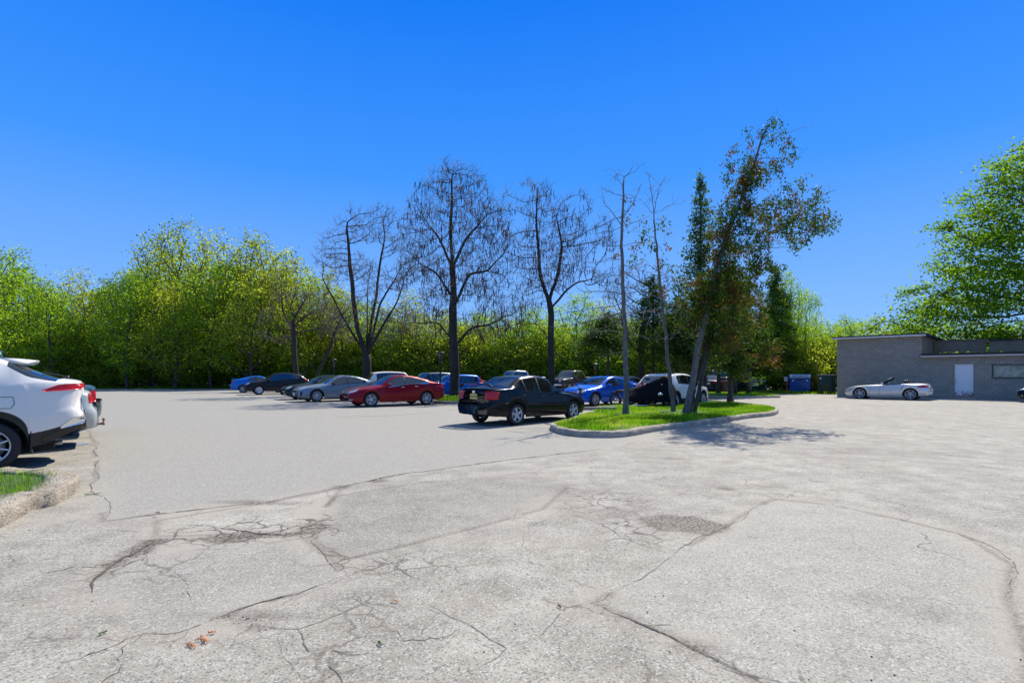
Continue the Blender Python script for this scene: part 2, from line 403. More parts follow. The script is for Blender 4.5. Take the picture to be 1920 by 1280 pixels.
wv = t.n('VectorMath'); wv.operation = 'ADD'; nn = t.n('TexNoise'); nn.inputs['Scale'].default_value = 3.5; nn.inputs['Detail'].default_value = 6; t.l(p, nn.inputs[0])
sc_ = t.n('VectorMath'); sc_.operation = 'SCALE'; sc_.inputs['Scale'].default_value = .32; t.l(nn.outputs['Color'], sc_.inputs[0])
t.l(p, wv.inputs[0]); t.l(sc_.outputs[0], wv.inputs[1]); t.l(wv.outputs[0], vc.inputs['Vector'])
ln = t.ramp(vc.outputs[0], [(.018, 1), (.06, 0)])
base = t.mix(t.math('MULTIPLY', t.math('MULTIPLY', ln, ac, True), .9), base, (.085, .068, .052))
vc2 = t.n('TexVoronoi'); vc2.feature = 'DISTANCE_TO_EDGE'; vc2.inputs['Scale'].default_value = 1.15; t.l(wv.outputs[0], vc2.inputs['Vector'])
brk = t.ramp(t.noise(1.7, 4, .6, p), [(.46, 0), (.56, 1)])
ln2 = t.math('MULTIPLY', t.ramp(vc2.outputs[0], [(.003, 1), (.011, 0)]), t.math('MULTIPLY', brk, t.math('SUBTRACT', 1.0, asm, True)))
base = t.mix(t.math('MULTIPLY', ln2, .62), base, (.10, .083, .066))
blot = t.ramp(t.noise(5.5, 5, .7, p), [(.55, 0), (.7, .35)])
base = t.mix(blot, base, (.2, .18, .155))
h = t.math('ADD', t.math('MULTIPLY', n_fine, .6), t.math('MULTIPLY', vo.outputs['Distance'], .6))
M['asphalt'] = t.done(t.pbr(base, .88, 0, .25, 0, t.bump(h, .55, .006)))
me = fast('parking_lot', V, Q, mats=[M['asphalt'], M['asph_edge'], M['crack_l']], smooth=True)
for k, a in (('tone', tone), ('tan', np.clip(tan, 0, 1)), ('dark', np.clip(dark, 0, 1)), ('crk', np.clip(crk, 0, 1)), ('sm', sm)): fattr(me, k, a.ravel())
tag(link('parking_lot', me), kind='structure')
# cracks: broken ribbons of dirt lying in the asphalt, one sheet
def gz(x, y):
    i = np.clip(np.searchsorted(gx, x)-1, 0, nx-2); j = np.clip(np.searchsorted(gy, y)-1, 0, ny-2)
    return max(ZZ[j, i], ZZ[j+1, i], ZZ[j, i+1], ZZ[j+1, i+1])
crack = MB()
def fract(P, rough, it=4):
    P = [np.array(p) for p in P]
    for k in range(it):
        N = [P[0]]
        for a, b in zip(P[:-1], P[1:]):
            d = b-a; L = np.hypot(*d)
            if L > .05: N.append((a+b)/2+np.array([-d[1], d[0]])*rs.uniform(-rough, rough))
            N.append(b)
        P = N
    return P
def add_crack(P, w0, m=0, rough=.16, branch=0, gap=.12):
    P = fract(P, rough, 5); L = []; n = len(P); ph = rs.rand()*50
    for i, q in enumerate(P):
        d = P[min(i+1, n-1)]-P[max(i-1, 0)]; d = d/(np.hypot(*d)+1e-9)
        s = i/n*n*.13+ph; ww = w0*(.35+1.1*vnoise(np.array(s), np.array(0.), 1, 3))*rs.uniform(.55, 1.45)*min(1, 4*i/n+.15, 4*(n-1-i)/n+.15)
        L.append((q, np.array([-d[1], d[0]])*ww/2))
    on = True
    for i in range(n-1):
        if rs.rand() < gap*.4: on = not on if on else True
        if not on: 
            if rs.rand() < .5: on = True
            continue
        (a, u), (b, v) = L[i], L[i+1]
        za = gz(*a)+.003; zb = gz(*b)+.003
        crack.add([(a[0]-u[0], a[1]-u[1], za), (a[0]+u[0], a[1]+u[1], za), (b[0]+v[0], b[1]+v[1], zb), (b[0]-v[0], b[1]-v[1], zb)], [(0, 3, 2, 1)], m)
    for k in range(branch):
        i = rs.randint(n); a = P[i]; an_ = rs.uniform(0, 2*PI); l = rs.uniform(.15, .55)
        add_crack([a, a+l*np.array([math.cos(an_), math.sin(an_)])], w0*.5, m, .2)
CR = [([(192, 978), (260, 968), (330, 960), (430, 948), (500, 940)], .035, 0, 2), ([(500, 940), (570, 925), (640, 912), (700, 899), (760, 887), (880, 872), (1000, 857), (1100, 845), (1180, 835)], .05, 0, 3),
      ([(192, 978), (190, 930), (186, 890), (180, 850), (170, 815), (160, 790)], .028, 0, 2),
      ([(172, 1110), (180, 1080), (205, 1062), (250, 1035), (290, 1012)], .05, 0, 8), ([(330, 985), (380, 985), (430, 992), (480, 998), (530, 1000), (575, 995)], .03, 0, 12),
      ([(400, 1010), (460, 1003), (520, 995), (560, 990), (610, 978)], .025, 0, 8), ([(350, 1000), (420, 985), (500, 975), (560, 966)], .012, 0, 6),
      ([(575, 1005), (605, 1035), (640, 1075)], .016, 1, 4), ([(640, 1080), (560, 1110), (470, 1135), (400, 1160), (330, 1187), (255, 1190)], .026, 0, 5),
      ([(640, 1080), (680, 1060), (740, 1045), (800, 1030), (900, 1005), (1000, 985), (1060, 955)], .009, 1, 6),
      ([(1118, 1132), (1180, 1095), (1260, 1045), (1350, 990), (1420, 950), (1460, 934)], .02, 1, 3), ([(1460, 934), (1560, 945), (1680, 970), (1800, 1000), (1870, 1030), (1905, 1065), (1885, 1120)], .016, 1, 2),
      ([(1118, 1132), (1150, 1150), (1200, 1170), (1260, 1195), (1330, 1230), (1400, 1262), (1470, 1300)], .03, 0, 4),
      ([(560, 1180), (575, 1215), (600, 1240), (630, 1260), (650, 1290)], .02, 1, 4), ([(520, 1195), (530, 1230), (560, 1262), (575, 1290)], .012, 1, 3),
      ([(790, 1125), (840, 1155), (900, 1185), (950, 1215), (930, 1235), (870, 1262), (800, 1290)], .012, 1, 6), ([(950, 1215), (1010, 1195), (1040, 1165), (1060, 1140), (1120, 1130)], .01, 1, 4),
      ([(700, 1040), (760, 1075), (800, 1090)], .009, 1, 4), ([(600, 1130), (660, 1120), (700, 1140), (680, 1170)], .009, 1, 6), ([(1180, 940), (1240, 965), (1300, 970), (1380, 975)], .012, 1, 5),
      ([(1000, 945), (1060, 950), (1130, 985), (1200, 1020), (1250, 1035)], .012, 1, 7), ([(870, 905), (960, 910), (1040, 912), (1120, 905), (1180, 890)], .01, 1, 4),
      ([(480, 1170), (560, 1180), (640, 1150), (700, 1120)], .012, 1, 6), ([(1340, 1250), (1420, 1268), (1500, 1290)], .012, 1, 4), ([(1050, 795), (1100, 812), (1160, 826)], .02, 0, 2), ([(300, 1060), (350, 1090), (360, 1130)], .008, 1, 3)]
for P, wd, m, br in CR: add_crack(pg(P), wd*.34, m, .06, br//4)
for k in range(3):
    c = G(rs.uniform(100, 1800), rs.uniform(900, 1250)); a = rs.uniform(0, 2*PI); l = rs.uniform(.4, 1.1)
    add_crack([c, c+l*np.array([math.cos(a), math.sin(a)]), c+l*1.7*np.array([math.cos(a+.5), math.sin(a+.5)])], .005, 1, .2, 1)
tag(crack.build('asphalt_cracks', [M['asph_edge'], M['crack_l']]), kind='structure')
def sheet(name, P, z, mat, kind='structure', th=0):
    mb = MB(); n = len(P)
    mb.add([(p[0], p[1], z) for p in P], [tuple(range(n))])
    return tag(mb.build(name, mat), kind=kind)
def worn(name, col, under, amount):
    t = NT(name); p = t.pos(); n = t.noise(26, 5, .75, p)
    return t.done(t.pbr(t.mix(t.ramp(n, [(amount-.05, 0), (amount+.05, 1)]), under, col), .8))
M['yel'] = worn('worn_yellow_paint', (.5, .36, .16), (.33, .31, .28), .5); M['blu'] = worn('worn_blue_paint', (.12, .24, .42), (.3, .29, .28), .47)
def stripe(a, b, wd, mat):
    a = np.array(a); b = np.array(b); d = (b-a)/np.hypot(*(b-a)); u = np.array([-d[1], d[0]])*wd/2
    return sheet('painted_line', [a-u, b-u, b+u, a+u], .008, mat)
stripe(G(740, 778), G(858, 767), .12, M['yel']); stripe(G(640, 781), G(735, 778.5), .12, M['yel']); stripe(G(100, 836), G(166, 831), .3, M['blu'])
# ------------------------------------------------------------------ lawns, kerbs, grass
EDGE = [(-140, 55), (-60, 56.5), (-45, 57.5), (-20, 60), (4, 58), (12, 50), (17.5, 42.8), (20.5, 42), (23, 41.2), (25, 39.6), (60, 39.6)]
sheet('wood_floor', EDGE+[(140, 90), (140, 200), (-140, 200)], .02, plain('wood_floor_litter', (.05, .055, .022), .95, var=.6, sc=3))
def catmull(P, st=.12, closed=True):
    P = [np.array(p, float) for p in P]; n = len(P); out = []
    for i in range(n if closed else n-1):
        p0 = P[(i-1) % n] if closed or i > 0 else P[i]; p1 = P[i]; p2 = P[(i+1) % n]; p3 = P[(i+2) % n] if closed or i+2 < n else p2
        k = max(2, int(np.hypot(*(p2-p1))/st))
        for j in range(k):
            u = j/k
            out.append(.5*((2*p1)+(-p0+p2)*u+(2*p0-5*p1+4*p2-p3)*u*u+(-p0+3*p1-3*p2+p3)*u**3))
    return out
def island(P, wd=.2, h=.15, rough=.012, name='kerb', z_in=None, st=.12):
    L = catmull(P, st); n = len(L)
    ar = sum(L[i][0]*L[(i+1) % n][1]-L[(i+1) % n][0]*L[i][1] for i in range(n))
    if ar < 0: L = L[::-1]
    r = np.random.RandomState(3)
    prof = [(0, 0), (.0, .35*h), (.008, .75*h), (.03, h*.97), (.07, h), (wd*.7, h), (wd, h*.97), (wd, h*.4)]
    V = []; F = []
    for i in range(n):
        d = L[(i+1) % n]-L[i-1]; d /= (np.hypot(*d)+1e-9); nn = np.array([-d[1], d[0]])
        joint = -.02 if i % 14 == 0 else 0
        for k, (o, z) in enumerate(prof):
            q = L[i]+nn*(o+r.uniform(-rough, rough)*(k > 0)-joint*(k in (2, 3)))
            V.append((q[0], q[1], z+(r.uniform(-rough, rough)*.7+joint*.5 if k > 1 else 0)))
    K = len(prof)
    for i in range(n):
        for k in range(K-1):
            F.append((i*K+k, ((i+1) % n)*K+k, ((i+1) % n)*K+k+1, i*K+k+1))
    mb = MB(); mb.add(V, F); tag(mb.build(name, M['curb'], smooth=True), kind='structure')
    inn = []
    for i in range(n):
        d = L[(i+1) % n]-L[i-1]; d /= (np.hypot(*d)+1e-9); nn = np.array([-d[1], d[0]]); inn.append(L[i]+nn*(wd*.6))
    c = sum(inn)/n
    mb = MB(); mb.add([(q[0], q[1], h-.03) for q in inn]+[(c[0], c[1], h+.01)], [(i, (i+1) % n, n) for i in range(n)])
    tag(mb.build('lawn', M['soil'], smooth=True), kind='structure')
    return inn
I_main = island(pg([(1031, 804), (1051, 814), (1092, 819.5), (1152, 820.5), (1192, 816), (1236, 808), (1291, 801), (1348, 793), (1403, 784.6), (1453, 778), (1450, 769), (1379, 760.5), (1327, 758), (1224, 763.5), (1125, 767), (1108, 777), (1075, 790), (1045, 799)]), .2, .15, name='kerb')
I_corner = island([(-9, 2.5), (-4.55, 2.5), (-4.62, 3.4), (-4.7, 4.3)]+pg([(0, 990), (61, 958), (107, 946), (140, 926), (147, 916), (140, 908), (110, 903), (50, 900)])+[(-9, 7.3)], .32, .17, .03, st=.05)
I_b = island([(-4.3, 28.7), (-3.6, 26.9), (-1, 26.6), (3, 27.4), (4.2, 31), (3.5, 38), (-3, 37.5), (-4.8, 33)], .2, .14, st=.3)
I_c = island([(10.8, 35.5), (12.6, 33.9), (15, 33.6), (17.4, 34.6), (17.8, 37.5), (16.5, 41), (12, 41), (10.6, 38)], .2, .14, st=.3)
I_a = island([(-14, 39), (-11, 37), (-8, 38), (-8, 44), (-14, 45)], .2, .14, st=.4)
def grass(name, P, z, n, h, wd, label, seed=1, cluster=1):
    r = np.random.RandomState(seed); P = [np.array(p) for p in P]
    lo = np.min(P, 0); hi = np.max(P, 0); pts = np.zeros((0, 2))
    while len(pts) < n:
        q = lo+(hi-lo)*r.rand(n, 2); q = q[inpoly(q[:, 0], q[:, 1], P)]
        k = fbm(q[:, 0], q[:, 1], .9, seed+9, 3)-sum(.35*np.exp(-((q[:, 0]-a)**2+(q[:, 1]-b)**2)/.25) for a, b in ((3.77, 17.6), (5.75, 18.9), (5.9, 18.2), (6.15, 18.5), (6.4, 18.85), (10.5, 25.6))); q = q[r.rand(len(q)) < np.clip((k-.2)*2.6, .12, 1)]
        pts = np.concatenate([pts, q])
    pts = pts[:n]
    a = r.rand(n)*2*PI; hh = h*r.uniform(.45, 1.3, n)*(.6+.9*fbm(pts[:, 0], pts[:, 1], 1.5, seed+3, 3)); ln = hh*r.uniform(.1, .7, n); ww = wd*r.uniform(.6, 1.3, n)/2
    ux, uy = np.cos(a), np.sin(a); b = r.rand(n)*2*PI
    p0 = np.stack([pts[:, 0]-ux*ww, pts[:, 1]-uy*ww, np.full(n, z-.02)], -1); p1 = np.stack([pts[:, 0]+ux*ww, pts[:, 1]+uy*ww, np.full(n, z-.02)], -1)
    p2 = np.stack([pts[:, 0]+np.cos(b)*ln, pts[:, 1]+np.sin(b)*ln, z+hh], -1)
    V = np.stack([p0, p1, p2], 1).reshape(-1, 3); T = np.arange(3*n).reshape(-1, 3)
    me = fast(name, V, None, T, M['grass'])
    tt = np.clip(fbm(pts[:, 0], pts[:, 1], 1.1, seed+20, 3)*1.6-.35+r.uniform(-.25, .25, n), 0, 1); tt += .5*np.clip(fbm(pts[:, 0], pts[:, 1], .7, seed+40, 3)*4-2.3, 0, 1); tt[r.rand(n) < .07] = 1.15
    fattr(me, 'tint', np.repeat(tt, 3))
    return tag(link(name, me), label, 'grass', kind='stuff')
M['grass'] = leafmat('grass_blade', ((.05, .15, .006), (.14, .30, .012), (.32, .38, .07)), .5, .5, 0, tc=1.8)
grass('grass', I_main, .14, 60000, .075, .02, 'bright green grass growing on the kerbed island under the leaning trees', 1)
grass('grass', I_corner, .15, 17000, .085, .009, 'bright green grass behind the broken kerb at the lower left corner', 2)
grass('grass', I_b, .12, 14000, .09, .04, 'patchy grass on the median round the foot of the big bare trees', 3)
grass('grass', I_c, .12, 12000, .09, .04, 'patchy shaded grass on the small far median near the bins', 4)
grass('grass', [(-62, 56.4), (-45, 57.4), (-20, 59.9), (4, 57.9), (12, 49.9), (17.5, 42.6), (20.5, 41.9), (23, 41.1), (25, 39.6), (27, 40), (23, 46), (14, 53), (5, 61), (-20, 63), (-62, 60)], .02, 42000, .2, .07, 'strip of rough grass along the foot of the wood', 5)
# ------------------------------------------------------------------ building
bu = np.array([.71, -.705, 0]); bu /= np.linalg.norm(bu); bn = np.array([-bu[1], bu[0], 0])*-1   # facade direction and outward normal
if bn[1] > 0: bn = -bn
B0 = np.array([22.8, 37.4, 0])
BM = Matrix(((bu[0], -bn[0], 0, B0[0]), (bu[1], -bn[1], 0, B0[1]), (0, 0, 1, 0), (0, 0, 0, 1)))   # local x along facade, y into the building, z up
t = NT('grey_shingles'); p = t.pos()
br = t.n('TexBrick'); br.inputs['Scale'].default_value = 1; br.inputs['Brick Width'].default_value = .33; br.inputs['Row Height'].default_value = .155; br.inputs['Mortar Size'].default_value = .006
br.inputs['Color1'].default_value = (.42, .37, .295, 1); br.inputs['Color2'].default_value = (.33, .29, .23, 1); br.inputs['Mortar'].default_value = (.07, .065, .055, 1); br.offset = .5
sp = t.n('SeparateXYZ'); t.l(p, sp.inputs[0]); cb = t.n('CombineXYZ'); t.l(sp.outputs[0], cb.inputs[0]); t.l(sp.outputs[2], cb.inputs[1]); t.l(sp.outputs[1], cb.inputs[2]); t.l(cb.outputs[0], br.inputs['Vector'])
mp = t.n('Mapping'); mp.inputs['Scale'].default_value = (30, 30, 2); t.l(p, mp.inputs[0])
c = t.mix(t.math('MULTIPLY', t.noise(1, 5, .7, mp.outputs[0]), .5), br.outputs[0], (.19, .175, .145))
c = t.mix(t.ramp(t.noise(.6, 5, .6, p), [(.45, 0), (.75, .4)]), c, (.4, .34, .26))
M['shingle'] = t.done(t.pbr(c, .85, 0, .25, 0, t.bump(br.outputs['Fac'], -.4, .01)))
M['trimw'] = plain('fascia_paint', (.62, .6, .58), .6, var=.2, sc=3); M['roof'] = plain('tar_roof', (.03, .03, .032), .9, var=.4)
M['brownp'] = plain('parapet_stucco', (.27, .18, .11), .9, var=.35, sc=2, bump=.4)
t = NT('door_paint'); p = t.pos(); s2 = t.n('SeparateXYZ'); t.l(p, s2.inputs[0])
k = t.ramp(t.math('ADD', t.noise(9, 6, .7, p), t.math('MULTIPLY', s2.outputs[2], -.55)), [(.28, 0), (.34, 1)])
M['door'] = t.done(t.pbr(t.mix(k, (.78, .77, .75), (.33, .2, .14)), .5))
t = NT('boarded_pane'); p = t.pos(); M['board'] = t.done(t.pbr(t.mix(t.ramp(t.noise(2.2, 5, .6, p, 1.5), [(.4, 0), (.6, 1)]), (.2, .21, .14), (.42, .4, .3)), .25, 0, .6))
bld = empty('shingled_building', B0, 0); bld.matrix_world = BM
tag(bld, 'low flat-roofed building with grey shingle walls, one white door and a boarded window', 'building')
HT, HL, X1, X2 = 4.0, 2.66, 4.75, 26
def wall_open(mb, x0, x1, z0, z1, holes):
    xs = sorted({x0, x1} | {v for h in holes for v in h[:2]}); cur = z0; rows = []
    zs = list(np.arange(z0, z1-.01, .155))+[z1]
    for a, b in zip(zs[:-1], zs[1:]):
        if b-a < .02: continue
        for u, v in zip(xs[:-1], xs[1:]):
            zz = [(a, b)]
            for h in holes:
                if u >= h[0]-1e-6 and v <= h[1]+1e-6:
                    nz = []
                    for (c0, c1) in zz:
                        if c1 <= h[2] or c0 >= h[3]: nz.append((c0, c1)); continue
                        if c0 < h[2]: nz.append((c0, h[2]))
                        if c1 > h[3]: nz.append((h[3], c1))
                    zz = nz
            for c0, c1 in zz:
                f = lambda z: -.022*(1-(z-a)/(b-a))
                mb.add([(u, f(c0), c0), (v, f(c0), c0), (v, f(c1), c1), (u, f(c1), c1), (u, .0, c0), (v, .0, c0)], [(0, 1, 2, 3), (4, 5, 1, 0)])
DO = (6.34, 7.28, .06, 2.14); WI = (8.1, 11.0, 1.3, 2.06)
mb = MB(); wall_open(mb, 0, X1, .1, HT, []); wall_open(mb, X1, X2, .1, HL, [DO, WI])
mb.add([(0, .0, 0), (0, 12, 0), (0, 12, HT), (0, .0, HT)], [(0, 3, 2, 1)])
for z in np.arange(.1, HT-.1, .155): mb.box((-.008, 6, z+.02), (.016, 12, .04))
mb.box((X2/2, .02, .05), (X2, .05, .1))
mb.build('wall', M['shingle'], bld)
MB().box((X1/2+.01, 6, HT+.06), (X1+.5, 12.6, .13)).build('roof', M['roof'], bld)
MB().box((X1/2+.01, -.30, HT-.01), (X1+.46, .03, .1)).box((X1/2+.01, -.15, HT-.035), (X1+.40, .27, .03)).build('fascia', M['trimw'], bld)
MB().box(((X1+X2)/2, 2.6, HL+.07), (X2-X1-.01, 5.8, .1)).box(((X1+X2)/2, -.34, HL+.085), (X2-X1-.01, .05, .13)).build('roof', M['roof'], bld)
MB().box(((X1+X2)/2, -.31, HL-.02), (X2-X1+.05, .03, .1)).box(((X1+X2)/2, -.155, HL-.045), (X2-X1-.02, .27, .03)).build('fascia', M['trimw'], bld)
MB().box((X1+.02, 3.0, (HL+HT)/2+.06), (.05, 5.9, HT-HL-.14)).build('side_wall', M['brownp'], bld)
MB().box((X1+1.5, 4.6, HL+.62), (2.6, .3, 1.0)).box((X1+1.5, 4.6, HL+1.15), (2.75, .4, .06)).build('chimney_block', M['brownp'], bld)
MB().box((X1+12.2, 4.2, HL+.55), (18.4, .3, .95)).build('parapet', M['brownp'], bld)
MB().box((X1+12.2, 4.2, HL+1.06), (18.6, .42, .07)).build('parapet_cap', M['roof'], bld)
d = MB().box(((DO[0]+DO[1])/2, .05, (DO[2]+DO[3])/2), (DO[1]-DO[0]-.06, .04, DO[3]-DO[2]-.03)).build('door', M['door'], bld)
MB().lathe([(0, -.07), (.03, -.065), (.032, -.03), (.015, -.02), (.015, 0.02)], 12, axis='y', c=(DO[0]+.09, .02, 1.0)).build('handle', M['steel'], d, True)
MB().lathe([(.001, -.012), (.03, -.01), (.03, .02)], 12, axis='y', c=(DO[0]+.09, .02, 1.16)).build('lock', M['steel'], d, True)
MB().box((DO[0]+.01, .02, 1.1), (.035, .1, 2.08)).box((DO[1]-.01, .02, 1.1), (.035, .1, 2.08)).box(((DO[0]+DO[1])/2, .02, DO[3]-.0), (.94, .1, .035)).build('door_frame', M['shingle'], bld)
MB().box(((DO[0]+DO[1])/2, -.06, .04), (1.1, .32, .08)).build('doorstep', M['curb'], bld)
wd = MB().box((9.55, .07, 1.68), (2.86, .02, .72)).build('window', M['board'], bld)
MB().box((9.55, .015, WI[3]), (3.0, .1, .05)).box((9.55, .0, WI[2]), (3.0, .13, .05)).box((WI[0]+.01, .015, 1.68), (.05, .1, .7)).box((WI[1]-.01, .015, 1.68), (.05, .1, .7)).build('frame', plain('dark_green_frame', (.03, .045, .035), .6), wd)
# creeper and fallen leaves lying along the low roof
r = np.random.RandomState(4); n = 700
cc = np.stack([X1+.4+(X2-X1-1)*r.rand(n)**1.1, r.uniform(-.2, 4, n), HL+.13+np.abs(r.randn(n))*.09], -1)
def quads(c, s, r, up=.0, el=1.0, droop=0, jit=.35):
    n = len(c); a = r.randn(n, 3); a[:, 2] *= (1-up); a /= np.linalg.norm(a, axis=1)[:, None]+1e-9
    if droop: a = a*(1-droop)+np.array([0, 0, -1.0])*droop; a /= np.linalg.norm(a, axis=1)[:, None]+1e-9
    b = np.cross(a, r.randn(n, 3)+(np.array([0, 0, 2.0*up]) if up else 0)); b /= np.linalg.norm(b, axis=1)[:, None]+1e-9
    sz = s*r.uniform(1-jit, 1+jit, n)[:, None]/2
    A = a*sz*el; Bq = b*sz*.8
    V = np.stack([c-A, c+Bq*.95-A*.1, c+A, c-Bq*.95-A*.1], 1).reshape(-1, 3)
    return V, np.arange(4*n).reshape(-1, 4)
cc[:, 2] -= .02; V, Qd = quads(cc, .11, r, .5); me = fast('roof_creeper', V, Qd, mats=M['leaf']); fattr(me, 'tint', np.repeat(r.rand(n), 4))
o = link('roof_creeper', me); o.matrix_world = BM
tag(o, 'green creeper and leaves spilling over the low flat roof', 'creeper', kind='stuff')
# ------------------------------------------------------------------ trees
def space_grow(attr, trunk, D, di, dk, iters, rng, jit=.12, trop=(0, 0, 0), starts=None):
    nodes = [np.array(p, float) for p in trunk]; par = [-1]+list(range(len(trunk)-1))
    if starts:
        for (pi, P) in starts:
            prev = pi
            for q in P: nodes.append(np.array(q, float)); par.append(prev); prev = len(nodes)-1
    A = np.array(attr, float); alive = np.ones(len(A), bool)
    N = np.array(nodes); d = np.linalg.norm(A[:, None]-N[None], axis=2); near = d.argmin(1); nd = d.min(1)
    kids = {}
    for it in range(iters):
        act = alive & (nd < di)
        if not act.any(): break
        idn = near[act]; vec = A[act]-N[idn]; vec /= np.linalg.norm(vec, axis=1)[:, None]+1e-9
        u, inv = np.unique(idn, return_inverse=True); S = np.zeros((len(u), 3)); np.add.at(S, inv, vec)
        S /= np.linalg.norm(S, axis=1)[:, None]+1e-9
        S += rng.randn(len(u), 3)*jit+np.array(trop); S /= np.linalg.norm(S, axis=1)[:, None]+1e-9
        new = N[u]+S*D
        keep = [i for i in range(len(u)) if kids.get(u[i], 0) < 3]
        if not keep: break
        for i in keep: kids[u[i]] = kids.get(u[i], 0)+1
        new = new[keep]; base = len(N); N = np.concatenate([N, new]); par += [int(x) for x in u[keep]]
        al = np.where(alive)[0]; dd = np.linalg.norm(A[al][:, None]-new[None], axis=2); m = dd.argmin(1); mn = dd.min(1)
        b = mn < nd[al]; nd[al[b]] = mn[b]; near[al[b]] = base+m[b]
        alive &= ~(nd < dk)
    return N, np.array(par)
def tree_radii(N, par, r0, rt, e=2.3):
    n = len(N); r = np.zeros(n); ch = [[] for _ in range(n)]
    for i in range(1, n): ch[par[i]].append(i)
    acc = np.zeros(n)
    for i in range(n-1, -1, -1):
        # children always have larger index
        if not ch[i]: acc[i] = 1
        else: acc[i] = sum(acc[j] for j in ch[i])
    r = rt*acc**(1/e); k = (r0-rt)/(r[0]-rt+1e-9)
    return rt+(r-rt)*k, ch
def tubes_np(N, par, rad, ch, smooth_it=1, rmin=0):
    """all the limbs of one tree as one mesh of tapering tubes"""
    n = len(N); P = N.copy()
    for _ in range(smooth_it):
        Q2 = P.copy()
        for i in range(1, n):
            if ch[i]: Q2[i] = P[i]*.5+.25*P[par[i]]+.25*P[max(ch[i], key=lambda j: rad[j])]
        P = Q2
    V = []; F = []; off = 0
    done = set()
    starts = [0]
    heads = [(None, 0)]
    stack = [(None, 0)]
    while stack:
        pr, s = stack.pop(); chain = [s]
        while ch[chain[-1]]:
            c = sorted(ch[chain[-1]], key=lambda j: -rad[j]); 
            for o in c[1:]: stack.append((chain[-1], o))
            chain.append(c[0])
        if pr is not None: chain = [pr]+chain
        if len(chain) < 2: continue
        rr = rad[chain].copy()
        if pr is not None: rr[0] = min(rr[0], rr[1]*1.15)
        ns = 4 if rr.max() < .03 else (6 if rr.max() < .1 else 12)
        if rr.max() < .012: ns = 3
        pts = P[chain]; tan = np.gradient(pts, axis=0); tan /= np.linalg.norm(tan, axis=1)[:, None]+1e-9
        ref = np.array([.31, .87, .38]); a = np.cross(tan, ref); a /= np.linalg.norm(a, axis=1)[:, None]+1e-9; b = np.cross(tan, a)
        an = 2*PI*np.arange(ns)/ns
        ring = pts[:, None]+rr[:, None, None]*(np.cos(an)[None, :, None]*a[:, None]+np.sin(an)[None, :, None]*b[:, None])
        V.append(ring.reshape(-1, 3)); k = len(chain)
        i, j = np.meshgrid(np.arange(k-1), np.arange(ns), indexing='ij')
        F.append(np.stack([off+i*ns+j, off+i*ns+(j+1) % ns, off+(i+1)*ns+(j+1) % ns, off+(i+1)*ns+j], -1).reshape(-1, 4)); off += k*ns
    return np.concatenate(V), np.concatenate(F)
def flare(V, z0, r0, h=.5, amt=.5):
    k = np.clip(1-(V[:, 2]-z0)/h, 0, 1)**2*amt
    c = V[V[:, 2] < z0+.3].mean(0)
    V[:, 0] += (V[:, 0]-c[0])*k*(np.hypot(V[:, 0]-c[0], V[:, 1]-c[1]) < r0*3); V[:, 1] += (V[:, 1]-c[1])*k*(np.hypot(V[:, 0]-c[0], V[:, 1]-c[1]) < r0*3)
    return V
def ell(rng, n, c, r, shell=.0, zmin=None):
    o = []
    while len(o) < n:
        q = rng.uniform(-1, 1, 3); l = np.linalg.norm(q)
        if l > 1 or l < shell*rng.rand(): continue
        q = np.array(c)+q*np.array(r)
        if zmin is not None and q[2] < zmin: continue
        o.append(q)
    return o
def twigs(N, ch, rad, rng, per, ln, r=.006, tips=None, up=.2):
    """short side twigs as thin 3-sided spikes"""
    V = []; T = []; o = 0
    tips = tips if tips is not None else [i for i in range(len(N)) if rad[i] < .035]
    for i in tips:
        for k in range(per):
            ou = N[i]-N[0]; ou[2] *= .5; ou = ou/(np.linalg.norm(ou)+1e-9); d = rng.randn(3)*.75+ou*.8; d[2] += up; d /= np.linalg.norm(d)+1e-9; L = ln*rng.uniform(.4, 1.3); b = N[i]; mid = b+d*L*.5+rng.randn(3)*L*.04; e = b+d*L+rng.randn(3)*L*.07
            a = np.cross(d, [.3, .5, .8]); a /= np.linalg.norm(a)+1e-9; c = np.cross(d, a)
            for (p, q, ra, rb) in ((b, mid, r, r*.75), (mid, e, r*.75, r*.25)):
                V += [p+a*ra, p+(-a*.5+c*.87)*ra, p+(-a*.5-c*.87)*ra, q+a*rb, q+(-a*.5+c*.87)*rb, q+(-a*.5-c*.87)*rb]
                T += [(o, o+1, o+4, o+3), (o+1, o+2, o+5, o+4), (o+2, o, o+3, o+5)]; o += 6
    return np.array(V), np.array(T)
def merge(L):
    V = []; Q = []; o = 0
    for v, q in L: V.append(v); Q.append(q+o); o += len(v)
    return np.concatenate(V), np.concatenate(Q)
def put(root_name, loc, label, cat, group=None):
    o = empty(root_name, loc); tag(o, label, cat, group); return o

M['twig_b'] = plain('twig_brown', (.11, .088, .07), .8)
